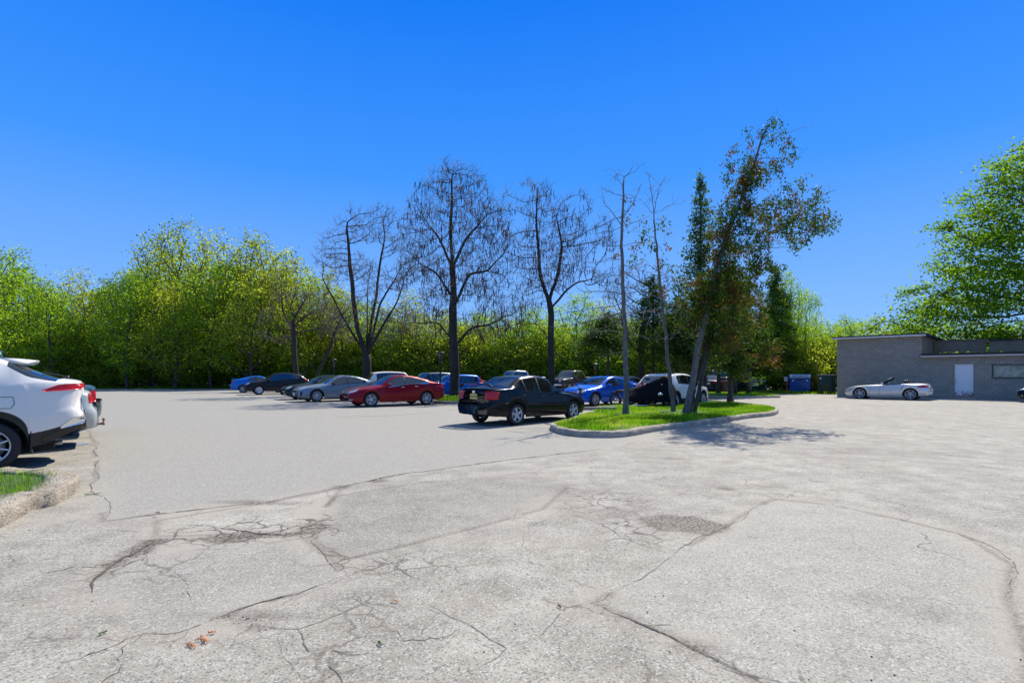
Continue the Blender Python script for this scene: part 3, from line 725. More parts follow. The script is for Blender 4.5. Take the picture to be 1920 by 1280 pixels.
# --- three big bare pod trees and a fourth behind, grown as real skeletons
def bare_tree(px, d, base_y, fork, attr_px, r0, label, seed, D=.42, n_attr=1500, pods=1, yr=3.2, extra=None, dk=.5, twig=2, rt=.009, name='bare_tree'):
    D *= .78; dk *= .72; n_attr = int(n_attr*3.6); rng = np.random.RandomState(seed)
    X0 = (px-960)/1000*d; o = put(name, (X0, d, 0), label, 'tree', None)
    toL = lambda x, y, dy=0: PW(x, y, d)-np.array([X0, d, 0])+np.array([0, dy, 0])
    tr = [toL(*q) for q in fork]; tr[0][2] = -.05
    # resample trunk
    T = [tr[0]]
    for a, b in zip(tr[:-1], tr[1:]):
        k = max(1, int(np.linalg.norm(b-a)/D))
        for j in range(1, k+1): T.append(a+(b-a)*j/k+rng.randn(3)*.015)
    attr = []
    voids = []
    tot = sum(e[2]*e[3] for e in attr_px)
    for (x, y, rx, ry) in attr_px:
        c = toL(x, y); n = int(n_attr*rx*ry/tot)
        attr += ell(rng, n, c, (rx/1000*d, yr*rx/110, ry/1000*d), .5)
    A_ = np.array(attr); nA = len(A_)*.55
    for _ in range(16):
        if len(A_) < nA: break
        v_ = A_[rng.randint(len(A_))]; A_ = A_[np.linalg.norm((A_-v_)*np.array([1, .6, 1]), axis=1) > rng.uniform(.35, .95)*d/34]
    attr = list(A_)
    st = []
    for (k, P) in (extra or []):
        b = T[min(len(T)-1, int(k*len(T)))]; pts = []
        prev = b; dy = rng.uniform(-1.2, 1.2)
        for m, q in enumerate(P):
            e = toL(q[0], q[1], dy*(m+1)*.6); kk = max(1, int(np.linalg.norm(e-prev)/D))
            for j in range(1, kk+1): pts.append(prev+(e-prev)*j/kk+rng.randn(3)*.03)
            prev = e
        st.append((min(len(T)-1, int(k*len(T))), pts))
    N, par = space_grow(attr, T, D, 3.2, dk, 80, rng, .25, (0, 0, .03), st)
    rad, ch = tree_radii(N, par, r0, rt, 1.62)
    L = [tubes_np(N, par, rad, ch)]
    V, Qx = merge(L); V = flare(V, 0, r0)
    me = fast('trunk', V, Qx, mats=M['bark_dark'], smooth=True); link('trunk', me, o)
    tips = [i for i in range(len(N)) if rad[i] < .035 and N[i][2] > 2.2]
    tv = twigs(N, ch, rad, rng, twig+1, .55, .0105, tips); VV = [tv[0]]; QQ = [tv[1]]
    if pods:
        V = []; Qp = []; k = 0
        for i in tips:
            if rng.rand() > .3*pods: continue
            for j in range(rng.randint(1, 4)):
                b = N[i]+rng.randn(3)*.12; L = rng.uniform(.2, .42); e = b+np.array([rng.randn()*.04, rng.randn()*.04, -L]); w = .016
                for a in ((w, 0, 0), (0, w, 0)):
                    a = np.array(a); V += [b-a, b+a, e+a, e-a]; Qp.append((k, k+1, k+2, k+3)); k += 4
        if V: VV.append(np.array(V)); QQ.append(np.array(Qp)+len(tv[0]))
    link('crown', fast('crown', np.concatenate(VV), np.concatenate(QQ), mats=[M['twig_b'], M['pod']], mi=np.concatenate([np.full(len(q), j) for j, q in enumerate(QQ)])), o)
    return o
bare_tree(852, 34, 744, [(852, 744), (853, 690), (850, 640), (849, 590), (851, 540), (848, 500), (846, 450)],
          [(850, 380, 75, 75), (790, 440, 55, 60), (905, 440, 62, 70), (850, 520, 105, 60), (800, 590, 55, 55), (915, 590, 60, 60), (960, 590, 30, 40), (925, 420, 28, 50), (785, 410, 26, 50), (765, 520, 26, 60), (950, 500, 24, 50)], .3,
          'tallest bare tree with hanging pods, its thick dark trunk right of the red sedan', 11, n_attr=1500,
          extra=[(.32, [(885, 612), (915, 608), (940, 596)]), (.36, [(820, 602), (795, 610)]), (.6, [(820, 515), (790, 500)]), (.55, [(880, 510), (915, 505), (935, 480)]), (.97, [(846, 410), (850, 370), (848, 335)]), (.8, [(820, 440), (800, 415)]), (.82, [(875, 440), (900, 410)])])
bare_tree(1033, 35, 742, [(1033, 742), (1034, 680), (1033, 620), (1034, 580), (1030, 565)],
          [(1000, 380, 45, 45), (1060, 430, 55, 55), (980, 450, 40, 60), (1110, 470, 50, 50), (1030, 500, 70, 50), (1130, 530, 30, 40), (985, 560, 35, 40), (955, 400, 24, 50), (1085, 400, 30, 45), (1130, 440, 24, 40)], .21,
          'bare forked tree with hanging pods rising behind the black sedan', 12, n_attr=1300,
          extra=[(.95, [(1012, 520), (1008, 470), (1004, 420), (1005, 385)]), (.97, [(1045, 520), (1052, 470), (1040, 420)]), (.93, [(1060, 545), (1090, 520), (1125, 515)]), (.6, [(1005, 605), (970, 610)])])
bare_tree(690, 41, 738, [(690, 738), (688, 700), (687, 668)],
          [(660, 440, 35, 55), (715, 440, 35, 60), (640, 520, 45, 60), (725, 520, 45, 60), (690, 590, 60, 50), (620, 560, 30, 40), (745, 600, 30, 40), (655, 620, 40, 25), (720, 630, 30, 20), (615, 490, 28, 60), (755, 480, 26, 60), (685, 480, 30, 70)], .34,
          'bare many-stemmed tree without pods rising behind the red sedan', 13, n_attr=1700, pods=.0, D=.5, rt=.011,
          extra=[(.9, [(672, 620), (665, 560), (658, 480), (655, 420)]), (.92, [(690, 620), (698, 560), (705, 480), (712, 430)]), (.95, [(700, 620), (712, 570), (735, 530)]), (.9, [(660, 620), (635, 570), (615, 530)]), (.92, [(685, 600), (680, 540), (686, 480)]), (.9, [(720, 610), (748, 570), (760, 540)])], twig=3)
bare_tree(1203, 37, 740, [(1203, 740), (1203, 690), (1202, 650), (1203, 625)],
          [(1180, 540, 50, 50), (1225, 560, 45, 50), (1200, 600, 60, 30), (1150, 600, 30, 30)], .22, 'bare stout-trunked tree behind the covered motorcycle', 14, n_attr=600, pods=.1,
          extra=[(.75, [(1180, 650), (1170, 620)]), (.95, [(1215, 590), (1225, 550)])])
bare_tree(556, 50, 731, [(556, 731), (555, 700), (552, 660), (550, 610)],
          [(550, 560, 45, 60), (520, 610, 40, 40), (590, 600, 40, 40)], .24, 'thin bare grey tree behind the black hatchback at the edge of the wood', 15, n_attr=700, pods=0, twig=2)
bare_tree(612, 50, 731, [(583, 731), (600, 690), (618, 655), (628, 620)], [(635, 590, 35, 40), (610, 600, 30, 30)], .15, 'slanting bare tree leaning right behind the grey sedan', 16, n_attr=350, pods=0, twig=2)

# --- dead conifers on the island
def limb_tree(name, trunk, d, r0, limbs, label, seed, mat, foliage=None, twigm=None, rt=.012, bend=.25, deadtw=3, depth=1.2, tw_len=.4, rtop=.02, fol_dens=1.0, fs=.1, lean_y=0.0):
    rng = np.random.RandomState(seed); x0, y0 = trunk[0]; X0 = (x0-960)/1000*d
    o = put(name, (X0, d, .12), label, 'tree')
    off = np.array([X0, d, .12]); H = PW(trunk[-1][0], trunk[-1][1], d)[2]
    toL = lambda x, y, dy=0: PW(x, y, d)-off+np.array([0, dy, 0])
    T = [toL(*q) for q in trunk]; T[0][2] = -.15
    for q in T: q[1] += lean_y*q[2]
    mb = MB()
    k = len(T); cum = np.cumsum([0]+[np.linalg.norm(T[i+1]-T[i]) for i in range(k-1)]); cum /= cum[-1]
    F = []; RR = []
    m = 26
    for i in range(m):
        s = i/(m-1); q = np.array([np.interp(s, cum, [t_[a] for t_ in T]) for a in range(3)])+rng.randn(3)*.012*(i > 0)
        F.append(q); RR.append((r0*(1-s)**.8+rtop*s)*(1+.35*max(0, 1-s*14)))
    mb.tube(F, RR, 12)
    fol = []; tw = MB()
    tips = []
    for L in limbs:
        (xa, ya), rest, r1 = L[0], L[1:-1], L[-1]
        # find attach on trunk
        a = toL(xa, ya); i = int(np.argmin([abs(q[2]-a[2])+abs(q[0]-a[0])*.5 for q in F])); a = F[i]
        dy = rng.uniform(-depth, depth); P = [a]
        nn = len(rest)
        for j, q in enumerate(rest): e = toL(q[0], q[1]); e[1] = a[1]+dy*(j+1)/nn; P.append(e)
        S = []
        for p_, q_ in zip(P[:-1], P[1:]):
            kk = max(2, int(np.linalg.norm(q_-p_)/.16))
            for j in range(kk): S.append(p_+(q_-p_)*j/kk)
        S.append(P[-1]); S = [s_+rng.randn(3)*.018*(j > 0) for j, s_ in enumerate(S)]
        mb.tube(S, [r1*(1-.75*j/len(S)) for j in range(len(S))], 5)
        for j, s_ in enumerate(S):
            if j < 2: continue
            for _ in range(deadtw):
                if rng.rand() < .45: continue
                dd = S[j]-S[j-1]; dd = dd/(np.linalg.norm(dd)+1e-9)*.6+rng.randn(3)*np.array([.8, .9, .7])+np.array([0, 0, .1]); dd /= np.linalg.norm(dd); L_ = tw_len*rng.uniform(.3, 1.2)
                tw.tube([s_, s_+dd*L_*.5+rng.randn(3)*.02, s_+dd*L_+rng.randn(3)*.05], [.006, .005, .002], 3, cap=False)
        tips.append(S)
    tr = mb.build('trunk', M[mat], o, True)
    if tw.v: tw.build('crown', M[twigm or mat], o)
    return o, F, tips, toL, rng
def cedar_leaf(o, clumps, rng, dens, fs, tint0=.35, brown=.12, name='foliage', droop=.45, mat='cedar'):
    """clumps: (centre, radii) in the tree's own metres"""
    CC = []; TT = []
    for c, r in clumps:
        k = max(20, int(dens*4.5*r[0]*r[2]/(fs*fs)))
        sub = max(1, int(round(k/22))); sc = np.array(c)+rng.randn(sub, 3)*np.array(r)*.55
        b = 1.0 if rng.rand() < brown else 0
        for s in sc:
            m = rng.randint(14, 30); CC.append(s+rng.randn(m, 3)*np.array([.13, .13, .15])*(fs/.1))
            TT.append(np.clip(rng.normal(tint0+(.55 if (b or rng.rand() < brown*.5) else 0), .15), 0, 1.05)+rng.uniform(-.08, .08, m))
    if not CC: return
    CC = np.concatenate(CC); TT = np.concatenate(TT)
    V, Qx = quads(CC, fs, rng, 0, 1.6, droop); me = fast(name, V, Qx, mats=M[mat]); fattr(me, 'tint', np.repeat(TT, 4)); link(name, me, o)
L = lambda *a: a
o, F, tips, toL, rng = limb_tree('dead_tree', [(1174, 783), (1174, 700), (1172, 620), (1168, 540), (1165, 440), (1169, 380), (1169, 333)], 17.6, .098, [
    L((1169, 335), (1163, 315), (1164, 311), .012), L((1170, 335), (1180, 325), (1188, 309), .012), L((1170, 332), (1188, 325), (1200, 316), .01),
    L((1169, 342), (1150, 344), (1137, 343), .01), L((1169, 368), (1150, 363), (1137, 358), (1135, 352), .012), L((1166, 400), (1185, 385), (1200, 355), (1212, 330), .018),
    L((1164, 418), (1150, 405), (1130, 388), (1125, 370), .016), L((1164, 405), (1145, 410), (1124, 412), .012), L((1163, 428), (1145, 432), (1133, 429), .01), L((1164, 464), (1148, 460), (1130, 440), (1120, 420), .015),
    L((1166, 480), (1140, 483), (1110, 485), .013), L((1168, 515), (1140, 517), (1115, 522), .014), L((1170, 543), (1140, 546), (1095, 549), (1080, 540), .02), L((1170, 575), (1140, 577), (1100, 583), (1060, 590), .02),
    L((1170, 590), (1140, 592), (1110, 601), (1080, 607), (1040, 612), .022), L((1171, 600), (1150, 603), (1140, 612), (1110, 620), .014), L((1171, 615), (1140, 622), (1110, 624), (1090, 622), .014),
    L((1168, 520), (1185, 505), (1200, 490), .012), L((1168, 455), (1190, 452), (1215, 445), .012), L((1166, 430), (1185, 425), (1205, 420), .01), L((1170, 585), (1200, 585), (1250, 584), (1280, 586), .014),
    L((1171, 595), (1200, 596), (1230, 595), .01), L((1171, 640), (1190, 628), (1210, 634), (1235, 640), .012), L((1171, 545), (1190, 550), (1210, 556), (1230, 566), .012), L((1167, 500), (1190, 512), (1220, 530), .01), L((1172, 660), (1150, 660), (1130, 668), .01)],
    'dead upright conifer with a straight bare trunk, nearest the black sedan on the island', 21, 'bark_grey', twigm='twig_grey', deadtw=2, tw_len=.38)
cedar_leaf(o, [(toL(x, y, rng.uniform(-.4, .4)), (.12, .12, .16)) for x, y in ((1178, 376), (1184, 382), (1158, 475), (1172, 415), (1180, 420), (1194, 452), (1190, 470))], rng, .9, .06, .8, .5)
o, F, tips, toL, rng = limb_tree('dead_tree', [(1264, 777), (1258, 730), (1250, 660), (1244, 590), (1236, 520), (1229, 450), (1226, 400)], 18.9, .08, [
    L((1226, 405), (1221, 370), (1215, 340), (1211, 331), .014), L((1226, 402), (1232, 375), (1240, 345), (1244, 336), .014), L((1226, 400), (1245, 395), (1262, 398), .008), L((1222, 378), (1205, 370), (1185, 367), .01),
    L((1228, 440), (1210, 435), (1195, 425), .01), L((1229, 410), (1242, 402), (1250, 405), .008), L((1230, 430), (1250, 428), (1262, 430), .008), L((1236, 500), (1210, 498), (1190, 505), .012), L((1238, 520), (1260, 505), (1275, 495), .01),
    L((1244, 575), (1270, 577), (1310, 578), .013), L((1245, 583), (1215, 584), (1180, 588), .013), L((1247, 600), (1225, 585), (1215, 560), (1205, 545), .012), L((1250, 650), (1230, 620), (1210, 600), .01), L((1248, 640), (1275, 615), (1285, 595), .009)],
    'slender half-dead conifer left of the leaning trunks', 22, 'bark_grey', twigm='twig_grey', deadtw=3, tw_len=.42)
cedar_leaf(o, [(toL(x, y, rng.uniform(-.5, .5)), (.16, .2, .2)) for x, y in ((1205, 415), (1210, 450), (1218, 458), (1225, 470), (1235, 430), (1248, 410), (1250, 432), (1200, 480), (1190, 478), (1185, 490), (1240, 462), (1245, 490), (1212, 440), (1202, 452), (1252, 500), (1230, 500), (1222, 520), (1245, 540))], rng, 1.1, .07, .4, .2)
# --- the leaning cedar with the big crown
o, F, tips, toL, rng = limb_tree('leaning_cedar', [(1284, 781), (1297, 720), (1310, 650), (1326, 580), (1342, 510), (1362, 440), (1392, 370), (1413, 310), (1432, 250), (1443, 232)], 18.2, .115, [
    L((1420, 295), (1400, 290), (1378, 300), (1370, 305), .014), L((1425, 275), (1412, 262), (1416, 245), .01), L((1425, 270), (1450, 268), (1475, 268), .012), L((1415, 305), (1445, 300), (1478, 300), (1488, 296), .014), L((1415, 300), (1400, 318), (1385, 324), (1380, 326), .012),
    L((1405, 345), (1435, 336), (1470, 335), .012), L((1395, 370), (1370, 372), (1362, 380), .014), L((1380, 395), (1420, 385), (1450, 385), (1485, 370), (1490, 358), .022), L((1375, 410), (1420, 400), (1470, 400), (1510, 385), (1530, 375), .024),
    L((1365, 430), (1400, 420), (1450, 425), (1500, 425), (1535, 415), (1555, 415), .028), L((1360, 445), (1400, 440), (1460, 440), (1500, 445), (1525, 450), .026), L((1355, 460), (1400, 462), (1440, 455), (1480, 440), .022),
    L((1400, 520), (1420, 500), (1445, 475), (1470, 455), .022), L((1350, 480), (1380, 480), (1420, 478), (1450, 482), .018), L((1345, 500), (1375, 505), (1410, 505), (1440, 500), .018), L((1370, 420), (1350, 415), (1340, 420), .014), L((1355, 450), (1340, 460), (1325, 470), .012),
    L((1335, 540), (1370, 530), (1410, 530), .016), L((1330, 560), (1300, 555), (1275, 560), .012), L((1325, 585), (1365, 580), (1400, 590), .014), L((1320, 610), (1350, 605), (1390, 620), (1394, 635), (1385, 650), .014), L((1312, 640), (1290, 640), (1270, 630), .01), L((1340, 520), (1310, 500), (1290, 490), .012), L((1430, 255), (1450, 245), (1456, 235), .01)],
    'tall cedar leaning far to the right with a ragged rusty green crown', 23, 'bark_grey', twigm='twig_grey', deadtw=1, depth=1.6)
cl = []
def cp(lst, rr, ry=.5, jit=.35):
    for x, y in lst: cl.append((toL(x, y, rng.uniform(-ry, ry)), rr))
cp([(1414, 243), (1420, 252), (1446, 228), (1450, 236), (1442, 243), (1436, 256), (1458, 262), (1412, 262), (1470, 265), (1482, 267), (1448, 268), (1435, 278), (1466, 278), (1480, 298), (1488, 296), (1475, 306), (1462, 304), (1448, 310), (1440, 300), (1378, 284), (1380, 296), (1372, 303), (1362, 331), (1366, 290)], (.15, .2, .16), .4)
cp([(1385, 308), (1392, 318), (1380, 325), (1400, 305), (1405, 318), (1412, 330), (1425, 318), (1440, 322), (1420, 340), (1430, 345), (1408, 345), (1400, 335), (1415, 352), (1398, 352), (1450, 330), (1489, 337)], (.2, .25, .2), .5)
cp([(1400, 365), (1392, 358), (1405, 378), (1385, 380), (1395, 390), (1380, 400), (1410, 395), (1425, 385), (1365, 375), (1372, 395), (1362, 405), (1440, 385), (1455, 390), (1436, 398), (1470, 380), (1480, 372), (1486, 362), (1484, 385), (1470, 395), (1450, 405), (1355, 420), (1362, 415), (1500, 385), (1525, 376), (1532, 378), (1510, 392), (1498, 398), (1350, 400)], (.3, .45, .26), .8)
cp([(1375, 420), (1395, 415), (1415, 412), (1430, 415), (1445, 420), (1500, 405), (1480, 415), (1508, 410), (1525, 412), (1540, 412), (1552, 413), (1535, 425), (1520, 430), (1505, 428), (1490, 430), (1475, 430), (1460, 435), (1445, 440), (1430, 435), (1395, 435), (1380, 440), (1365, 450), (1410, 445), (1425, 450), (1440, 455), (1485, 442), (1500, 442), (1515, 445), (1508, 455), (1522, 440), (1400, 455), (1385, 460), (1350, 440), (1370, 468), (1360, 470), (1405, 468), (1420, 470), (1345, 455), (1355, 432)], (.32, .55, .26), 1.0)
cp([(1370, 485), (1390, 480), (1410, 490), (1425, 485), (1440, 488), (1440, 500), (1425, 505), (1405, 502), (1350, 495), (1380, 500), (1355, 510), (1370, 520), (1390, 515), (1410, 520), (1330, 520), (1345, 530), (1365, 535), (1385, 535)], (.34, .6, .3), 1.0)
cp([(np.interp(y_, [232, 310, 370, 440, 510, 580, 650], [1443, 1413, 1392, 1362, 1342, 1326, 1310])+rng.uniform(-12, 14), y_) for y_ in rng.uniform(300, 600, 46)], (.24, .3, .26), .35)
cedar_leaf(o, cl, rng, 1.2, .06, .33, .24)
trk = [(1292, 779), (1302, 730), (1318, 670), (1334, 610)], [(1301, 777), (1312, 725), (1327, 665), (1340, 610)]
for i, (T_, lab) in enumerate(zip(trk, ('dark cedar stem leaning just right of the tallest leaning trunk, foliage low down', 'rightmost cedar stem of the leaning cluster on the island'))):
    o, F, tips, toL, rng = limb_tree('leaning_cedar', T_, 18.5+.35*i, .085, [L((1326, 630), (1345+20*i, 615), (1365+20*i, 600), .02), L((1320, 650), (1300, 630), (1285, 620), .015)], lab, 30+i, 'bark_dark' if i == 0 else 'bark', twigm='twig_grey', deadtw=1)
    cl = [(toL(1340+rng.uniform(-55, 45)+20*i, 575+rng.uniform(-60, 75), rng.uniform(-.9, .9)), (.36, .5, .34)) for _ in range(48)]
    cedar_leaf(o, cl, rng, .8, .065, .33, .2)
# --- spruces and cedars on the medians
def conifer(name, px, base_y, d, top_y, half_px, bare_y, label, seed, mat='needle', lv=26, r0=.14, dens=1.0, fs=.16, brown=0.0, tint=.45, shape=.9, dr=.35, zb=.1, group=None):
    rng = np.random.RandomState(seed); X0 = (px-960)/1000*d; o = put(name, (X0, d, zb), label, 'tree', group)
    H = EYE+(704-top_y)/1000*d-zb; zb_ = max(.5, EYE+(704-bare_y)/1000*d-zb); Wd = half_px/1000*d
    mb = MB(); pts = [(rng.randn()*.03, rng.randn()*.03, -.1+(H+.1)*i/18) for i in range(19)]
    mb.tube(pts, [r0*(1-.93*i/18)*(1+.4*(i == 0)) for i in range(19)], 10); CC = []; TT = []
    for l in range(lv):
        s = l/(lv-1); z = zb_+(H-zb_)*s**.95; R0 = Wd*((1-s)**shape)*(1.0 if s > .12 else .75+s*2)+.10
        nb = 7 if s < .7 else 5
        for b in range(nb):
            a = rng.rand()*2*PI; rl = R0*rng.uniform(.35, 1.25); zt = z+rng.uniform(-.2, .2)
            tip = np.array([math.cos(a)*rl, math.sin(a)*rl, -rl*dr+rl*rng.uniform(-.15, .4)])
            P = [np.array([0, 0, zt]), np.array([0, 0, zt])+tip*.5+np.array([0, 0, .04*rl]), np.array([0, 0, zt])+tip]
            mb.tube(P, [.025*(1-s)+.008, .014, .005], 4, cap=False)
            k = int(dens*2.0*(10+42*rl)); u = rng.rand(k)**.65; q = P[0]+tip*u[:, None]; sp_ = .10+.28*rl*(1-u*.5)*.5
            q = q+rng.randn(k, 3)*np.stack([sp_, sp_, sp_*.5+.04], -1); CC.append(q)
            br_ = rng.rand() < brown; TT.append(np.clip(rng.normal(tint+(.5 if br_ else 0), .14, 1), 0, 1)+rng.uniform(-.1, .1, k))
    mb.build('trunk', M['bark'], o, True)
    CC = np.concatenate(CC); TT = np.concatenate(TT); V, Qx = quads(CC, fs*.68, rng, .3, 2.0, .25)
    me = fast('foliage', V, Qx, mats=M[mat]); fattr(me, 'tint', np.repeat(TT, 4)); link('foliage', me, o)
    return o
conifer('spruce', 1313, 750, 31, 331, 62, 690, 'tall narrow dark spruce left of the leaning cedar', 41, lv=34, r0=.16, dens=.42, shape=.85, fs=.15, dr=.1)
conifer('spruce', 1452, 736, 46.5, 505, 50, 690, 'grey-green spruce with layered drooping boughs right of the cedars', 42, lv=20, r0=.18, dens=1.1, tint=.8, shape=.6)
conifer('cedar', 1369, 759.5, 25.6, 500, 56, 690, 'cedar with browned foliage and a straight trunk at the back of the grass island', 43, 'cedar', 22, .14, .8, .12, .22, .34, .45, zb=.14)
conifer('cedar', 1321, 742, 33, 545, 45, 680, 'dark cedar with a thick grey trunk behind the white crossover', 44, 'cedar', 16, .17, .7, .14, .1, .3, .5)
conifer('cedar', 1347, 737, 39, 540, 50, 680, 'slim cedar on the far median left of the brown bin', 45, 'cedar', 14, .15, .7, .16, .1, .3, .5)
conifer('cedar', 1378, 738, 38, 520, 50, 675, 'thin-trunked cedar on the far median beside the black pickup', 46, 'cedar', 14, .13, .7, .16, .15, .35, .5)
conifer('cedar', 1404, 738.5, 38.5, 520, 55, 680, 'cedar with orange-brown tips in front of the green waste bin', 47, 'cedar', 16, .16, .8, .15, .35, .4, .55)
conifer('cedar', 1268, 742, 33, 560, 62, 668, 'low dark cedar with a black trunk behind the white crossover roof', 48, 'cedar', 14, .17, .7, .14, .1, .28, .4)
conifer('cedar', 1140, 742, 40, 592, 66, 650, 'low dark cedar showing between the forked bare tree and the dead conifer', 49, 'needle', 12, .16, .9, .15, .0, .4, .4)
conifer('cedar', 1225, 742, 36, 520, 58, 668, 'dark green cedar behind the two dead conifers', 50, 'cedar', 16, .14, .7, .14, .08, .3, .45)

# --- leafy trees
def leafy_mesh(seed, H, Wd, zc0, D=.7, n_attr=900, lpt=34, spread=.46, fs=.2, lobes=9, r0=.2, dens_top=1, spars=0):
    """returns trunk mesh and crown mesh of a broadleaf tree H high and 2*Wd wide whose crown starts at zc0"""
    rng = np.random.RandomState(seed); att = []
    for k in range(lobes):
        a = rng.rand()*2*PI; zz = zc0+(H-zc0)*(.12+.78*(k+.5)/lobes); rr = Wd*(1-((zz-zc0)/(H-zc0))**2.5*.6)
        c = (math.cos(a)*rr*.5, math.sin(a)*rr*.5, zz); att += ell(rng, n_attr//lobes, c, (rr*.62, rr*.62, (H-zc0)*.17), .4)
    c = (0, 0, (zc0+H)/2); att += ell(rng, n_attr//3, c, (Wd*.6, Wd*.6, (H-zc0)*.5), .2)
    T = [np.array([rng.randn()*.06, rng.randn()*.06, z]) for z in np.arange(-.1, zc0+.12*(H-zc0), D)]
    N, par = space_grow(att, T, D, 9, D*1.15, 40, rng, .25, (0, 0, -.02))
    rad, ch = tree_radii(N, par, r0, .018, 2.3)
    V, Qx = tubes_np(N, par, rad, ch); tm = fast('trunk', V, Qx, mats=M['bark'], smooth=True)
    tips = [i for i in range(len(N)) if rad[i] < .05 and N[i][2] > zc0*.6]
    CC = []; TT = []
    for i in tips:
        if rng.rand() < spars: continue
        n = rng.poisson(lpt); s = spread*rng.uniform(.6, 1.25); CC.append(N[i]+rng.randn(n, 3)*np.array([s, s, s*.6]))
        TT.append(np.full(n, np.clip(rng.normal(.5, .22), 0, 1))+rng.uniform(-.32, .32, n))
    CC = np.concatenate(CC); TT = np.concatenate(TT); V, Qx = quads(CC, fs, rng, .35, 1.1)
    return tm, V, Qx, TT
def crown_me(V, Qx, TT, mat):
    me = fast('crown', V, Qx, mats=M[mat]); fattr(me, 'tint', np.repeat(TT, 4)); return me
VAR = []
for sd_, H, Wd, z0, lp, mat, sp_, fs in ((101, 14, 5.2, 1.6, 23, 'leaf', .05, .2), (102, 15, 4.8, 1.8, 21, 'leaf_olive', .15, .2), (103, 13, 5.5, 1.4, 23, 'leaf', .05, .2), (104, 16, 5.0, 3, 14, 'leaf_olive', .1, .22), (105, 12, 4.6, 1.2, 22, 'leaf_olive', .05, .2)):
    tm, V, Qx, TT = leafy_mesh(sd_, H, Wd, z0, lpt=lp, fs=fs, spars=sp_); print('LEAF', sd_, len(Qx), len(tm.vertices)); VAR.append((tm, crown_me(V, Qx, TT, mat), H, Wd))
SH = []
for sd_, H, Wd, mat in ((111, 5.5, 3.6, 'leaf'), (112, 6.5, 3.4, 'leaf_olive'), (113, 5, 3.8, 'leaf_olive')):
    tm, V, Qx, TT = leafy_mesh(sd_, H, Wd, .0, D=.5, n_attr=800, lpt=19, spread=.42, fs=.19, r0=.09); SH.append((tm, crown_me(V, Qx, TT, mat), H, Wd))
def place_tree(kind, v, px, d, top_y, half_px, label, group, rz, base=0.0):
    X0 = (px-960)/1000*d; H = EYE+(704-top_y)/1000*d; tm, cm, h0, w0 = (VAR if kind == 'tree' else SH)[v]
    o = put('leafy_tree' if kind == 'tree' else 'bush', (X0, d, base), label, kind, group); o.rotation_euler = (0, 0, rz)
    sxy = half_px/1000*d/w0; o.scale = (sxy, sxy, H/h0*.98); link('trunk', tm, o); link('crown', cm, o)
    return o
rg = np.random.RandomState(99)
ZN = [(-999, 250, 'leafy green tree of the wood above the white SUV at the left', 'leafy green trees of the wood above the white SUV'),
      (250, 470, 'tall yellow-green tree of the wood left of the bare trees', 'tall yellow-green trees of the wood left of the bare trees'),
      (470, 660, 'olive-leaved tree of the wood behind the blue coupe and black hatchback', 'olive trees of the wood behind the blue coupe'),
      (660, 1000, 'light green tree of the wood seen through the bare pod trees', 'green trees of the wood behind the bare pod trees'),
      (1000, 1300, 'fresh green tree of the wood behind the dead conifers', 'green trees of the wood behind the dead conifers'),
      (1300, 1440, 'bright tree of the wood seen under the cedars', 'bright trees of the wood behind the cedars'),
      (1440, 1560, 'light green tree standing behind the blue skip', 'light green trees behind the blue skip'), (1560, 9999, 'sunlit tree top rising beyond the flat roof', 'sunlit tree tops beyond the flat roof')]
TR = [(-90, 60, 450, 95, 0), (-10, 58, 452, 80, 0), (55, 62, 495, 70, 2), (95, 57, 520, 62, 0), (150, 64, 505, 70, 1), (205, 62, 508, 60, 2), (238, 57, 500, 55, 0), (285, 61, 505, 70, 0), (315, 66, 425, 75, 3), (355, 64, 405, 75, 3), (405, 66, 430, 78, 1), (330, 57, 520, 70, 4), (395, 58, 480, 72, 0),
      (455, 62, 432, 74, 1), (505, 61, 445, 72, 1), (470, 57, 500, 70, 4), (555, 60, 465, 70, 4), (600, 62, 500, 60, 1), (640, 61, 540, 60, 4), (700, 62, 560, 66, 0), (765, 64, 548, 66, 1), (830, 62, 575, 66, 4), (890, 64, 580, 66, 0), (955, 60, 585, 60, 1), (1010, 62, 570, 60, 0), (1075, 58, 545, 62, 0), (1130, 60, 560, 62, 1), (1190, 58, 590, 60, 0), (1250, 56, 590, 60, 0), (1310, 56, 590, 60, 1),
      (1370, 54, 580, 60, 0), (1430, 52, 580, 60, 0), (1478, 47, 503, 42, 0), (1512, 49, 540, 40, 2), (1450, 46, 560, 45, 2), (1545, 50, 600, 45, 0), (1590, 52, 590, 45, 0), (1640, 52, 592, 50, 1), (1690, 54, 598, 50, 0), (1600, 60, 600, 60, 2), (1750, 54, 600, 60, 0), (1830, 54, 598, 60, 1), (1900, 54, 600, 60, 0), (1530, 58, 598, 55, 1)]
NT_ = {}; ORD = ['leftmost', 'second from the left', 'third from the left', 'fourth from the left', 'fifth from the left', 'sixth from the left', 'seventh from the left', 'eighth from the left', 'ninth from the left', 'tenth from the left', 'eleventh from the left']
for (x, d, ty, hp, v) in TR:
    z = [q for q in ZN if q[0] <= x < q[1]][0]; NT_.setdefault(z[3], []).append((x, place_tree('tree', v, x, d, ty, hp*1.08, z[2], z[3], rg.rand()*6.28)))
for g_, L_ in NT_.items():
    for i_, (x_, o_) in enumerate(sorted(L_, key=lambda q: q[0])): o_['label'] = ORD[i_]+' of the '+g_.replace(' of the wood', '')
ZB = [(-999, 430, 'dense bush at the foot of the wood left of the blue coupe', 'bushes left of the blue coupe'), (430, 960, 'dense bush behind the parked cars left of the forked bare tree', 'bushes behind the parked cars'), (960, 1395, 'dense bush behind the parked cars between the forked bare tree and the bins', 'bushes behind the right-hand cars'), (1395, 9999, 'dense bush behind the waste bins', 'bushes behind the bins')]
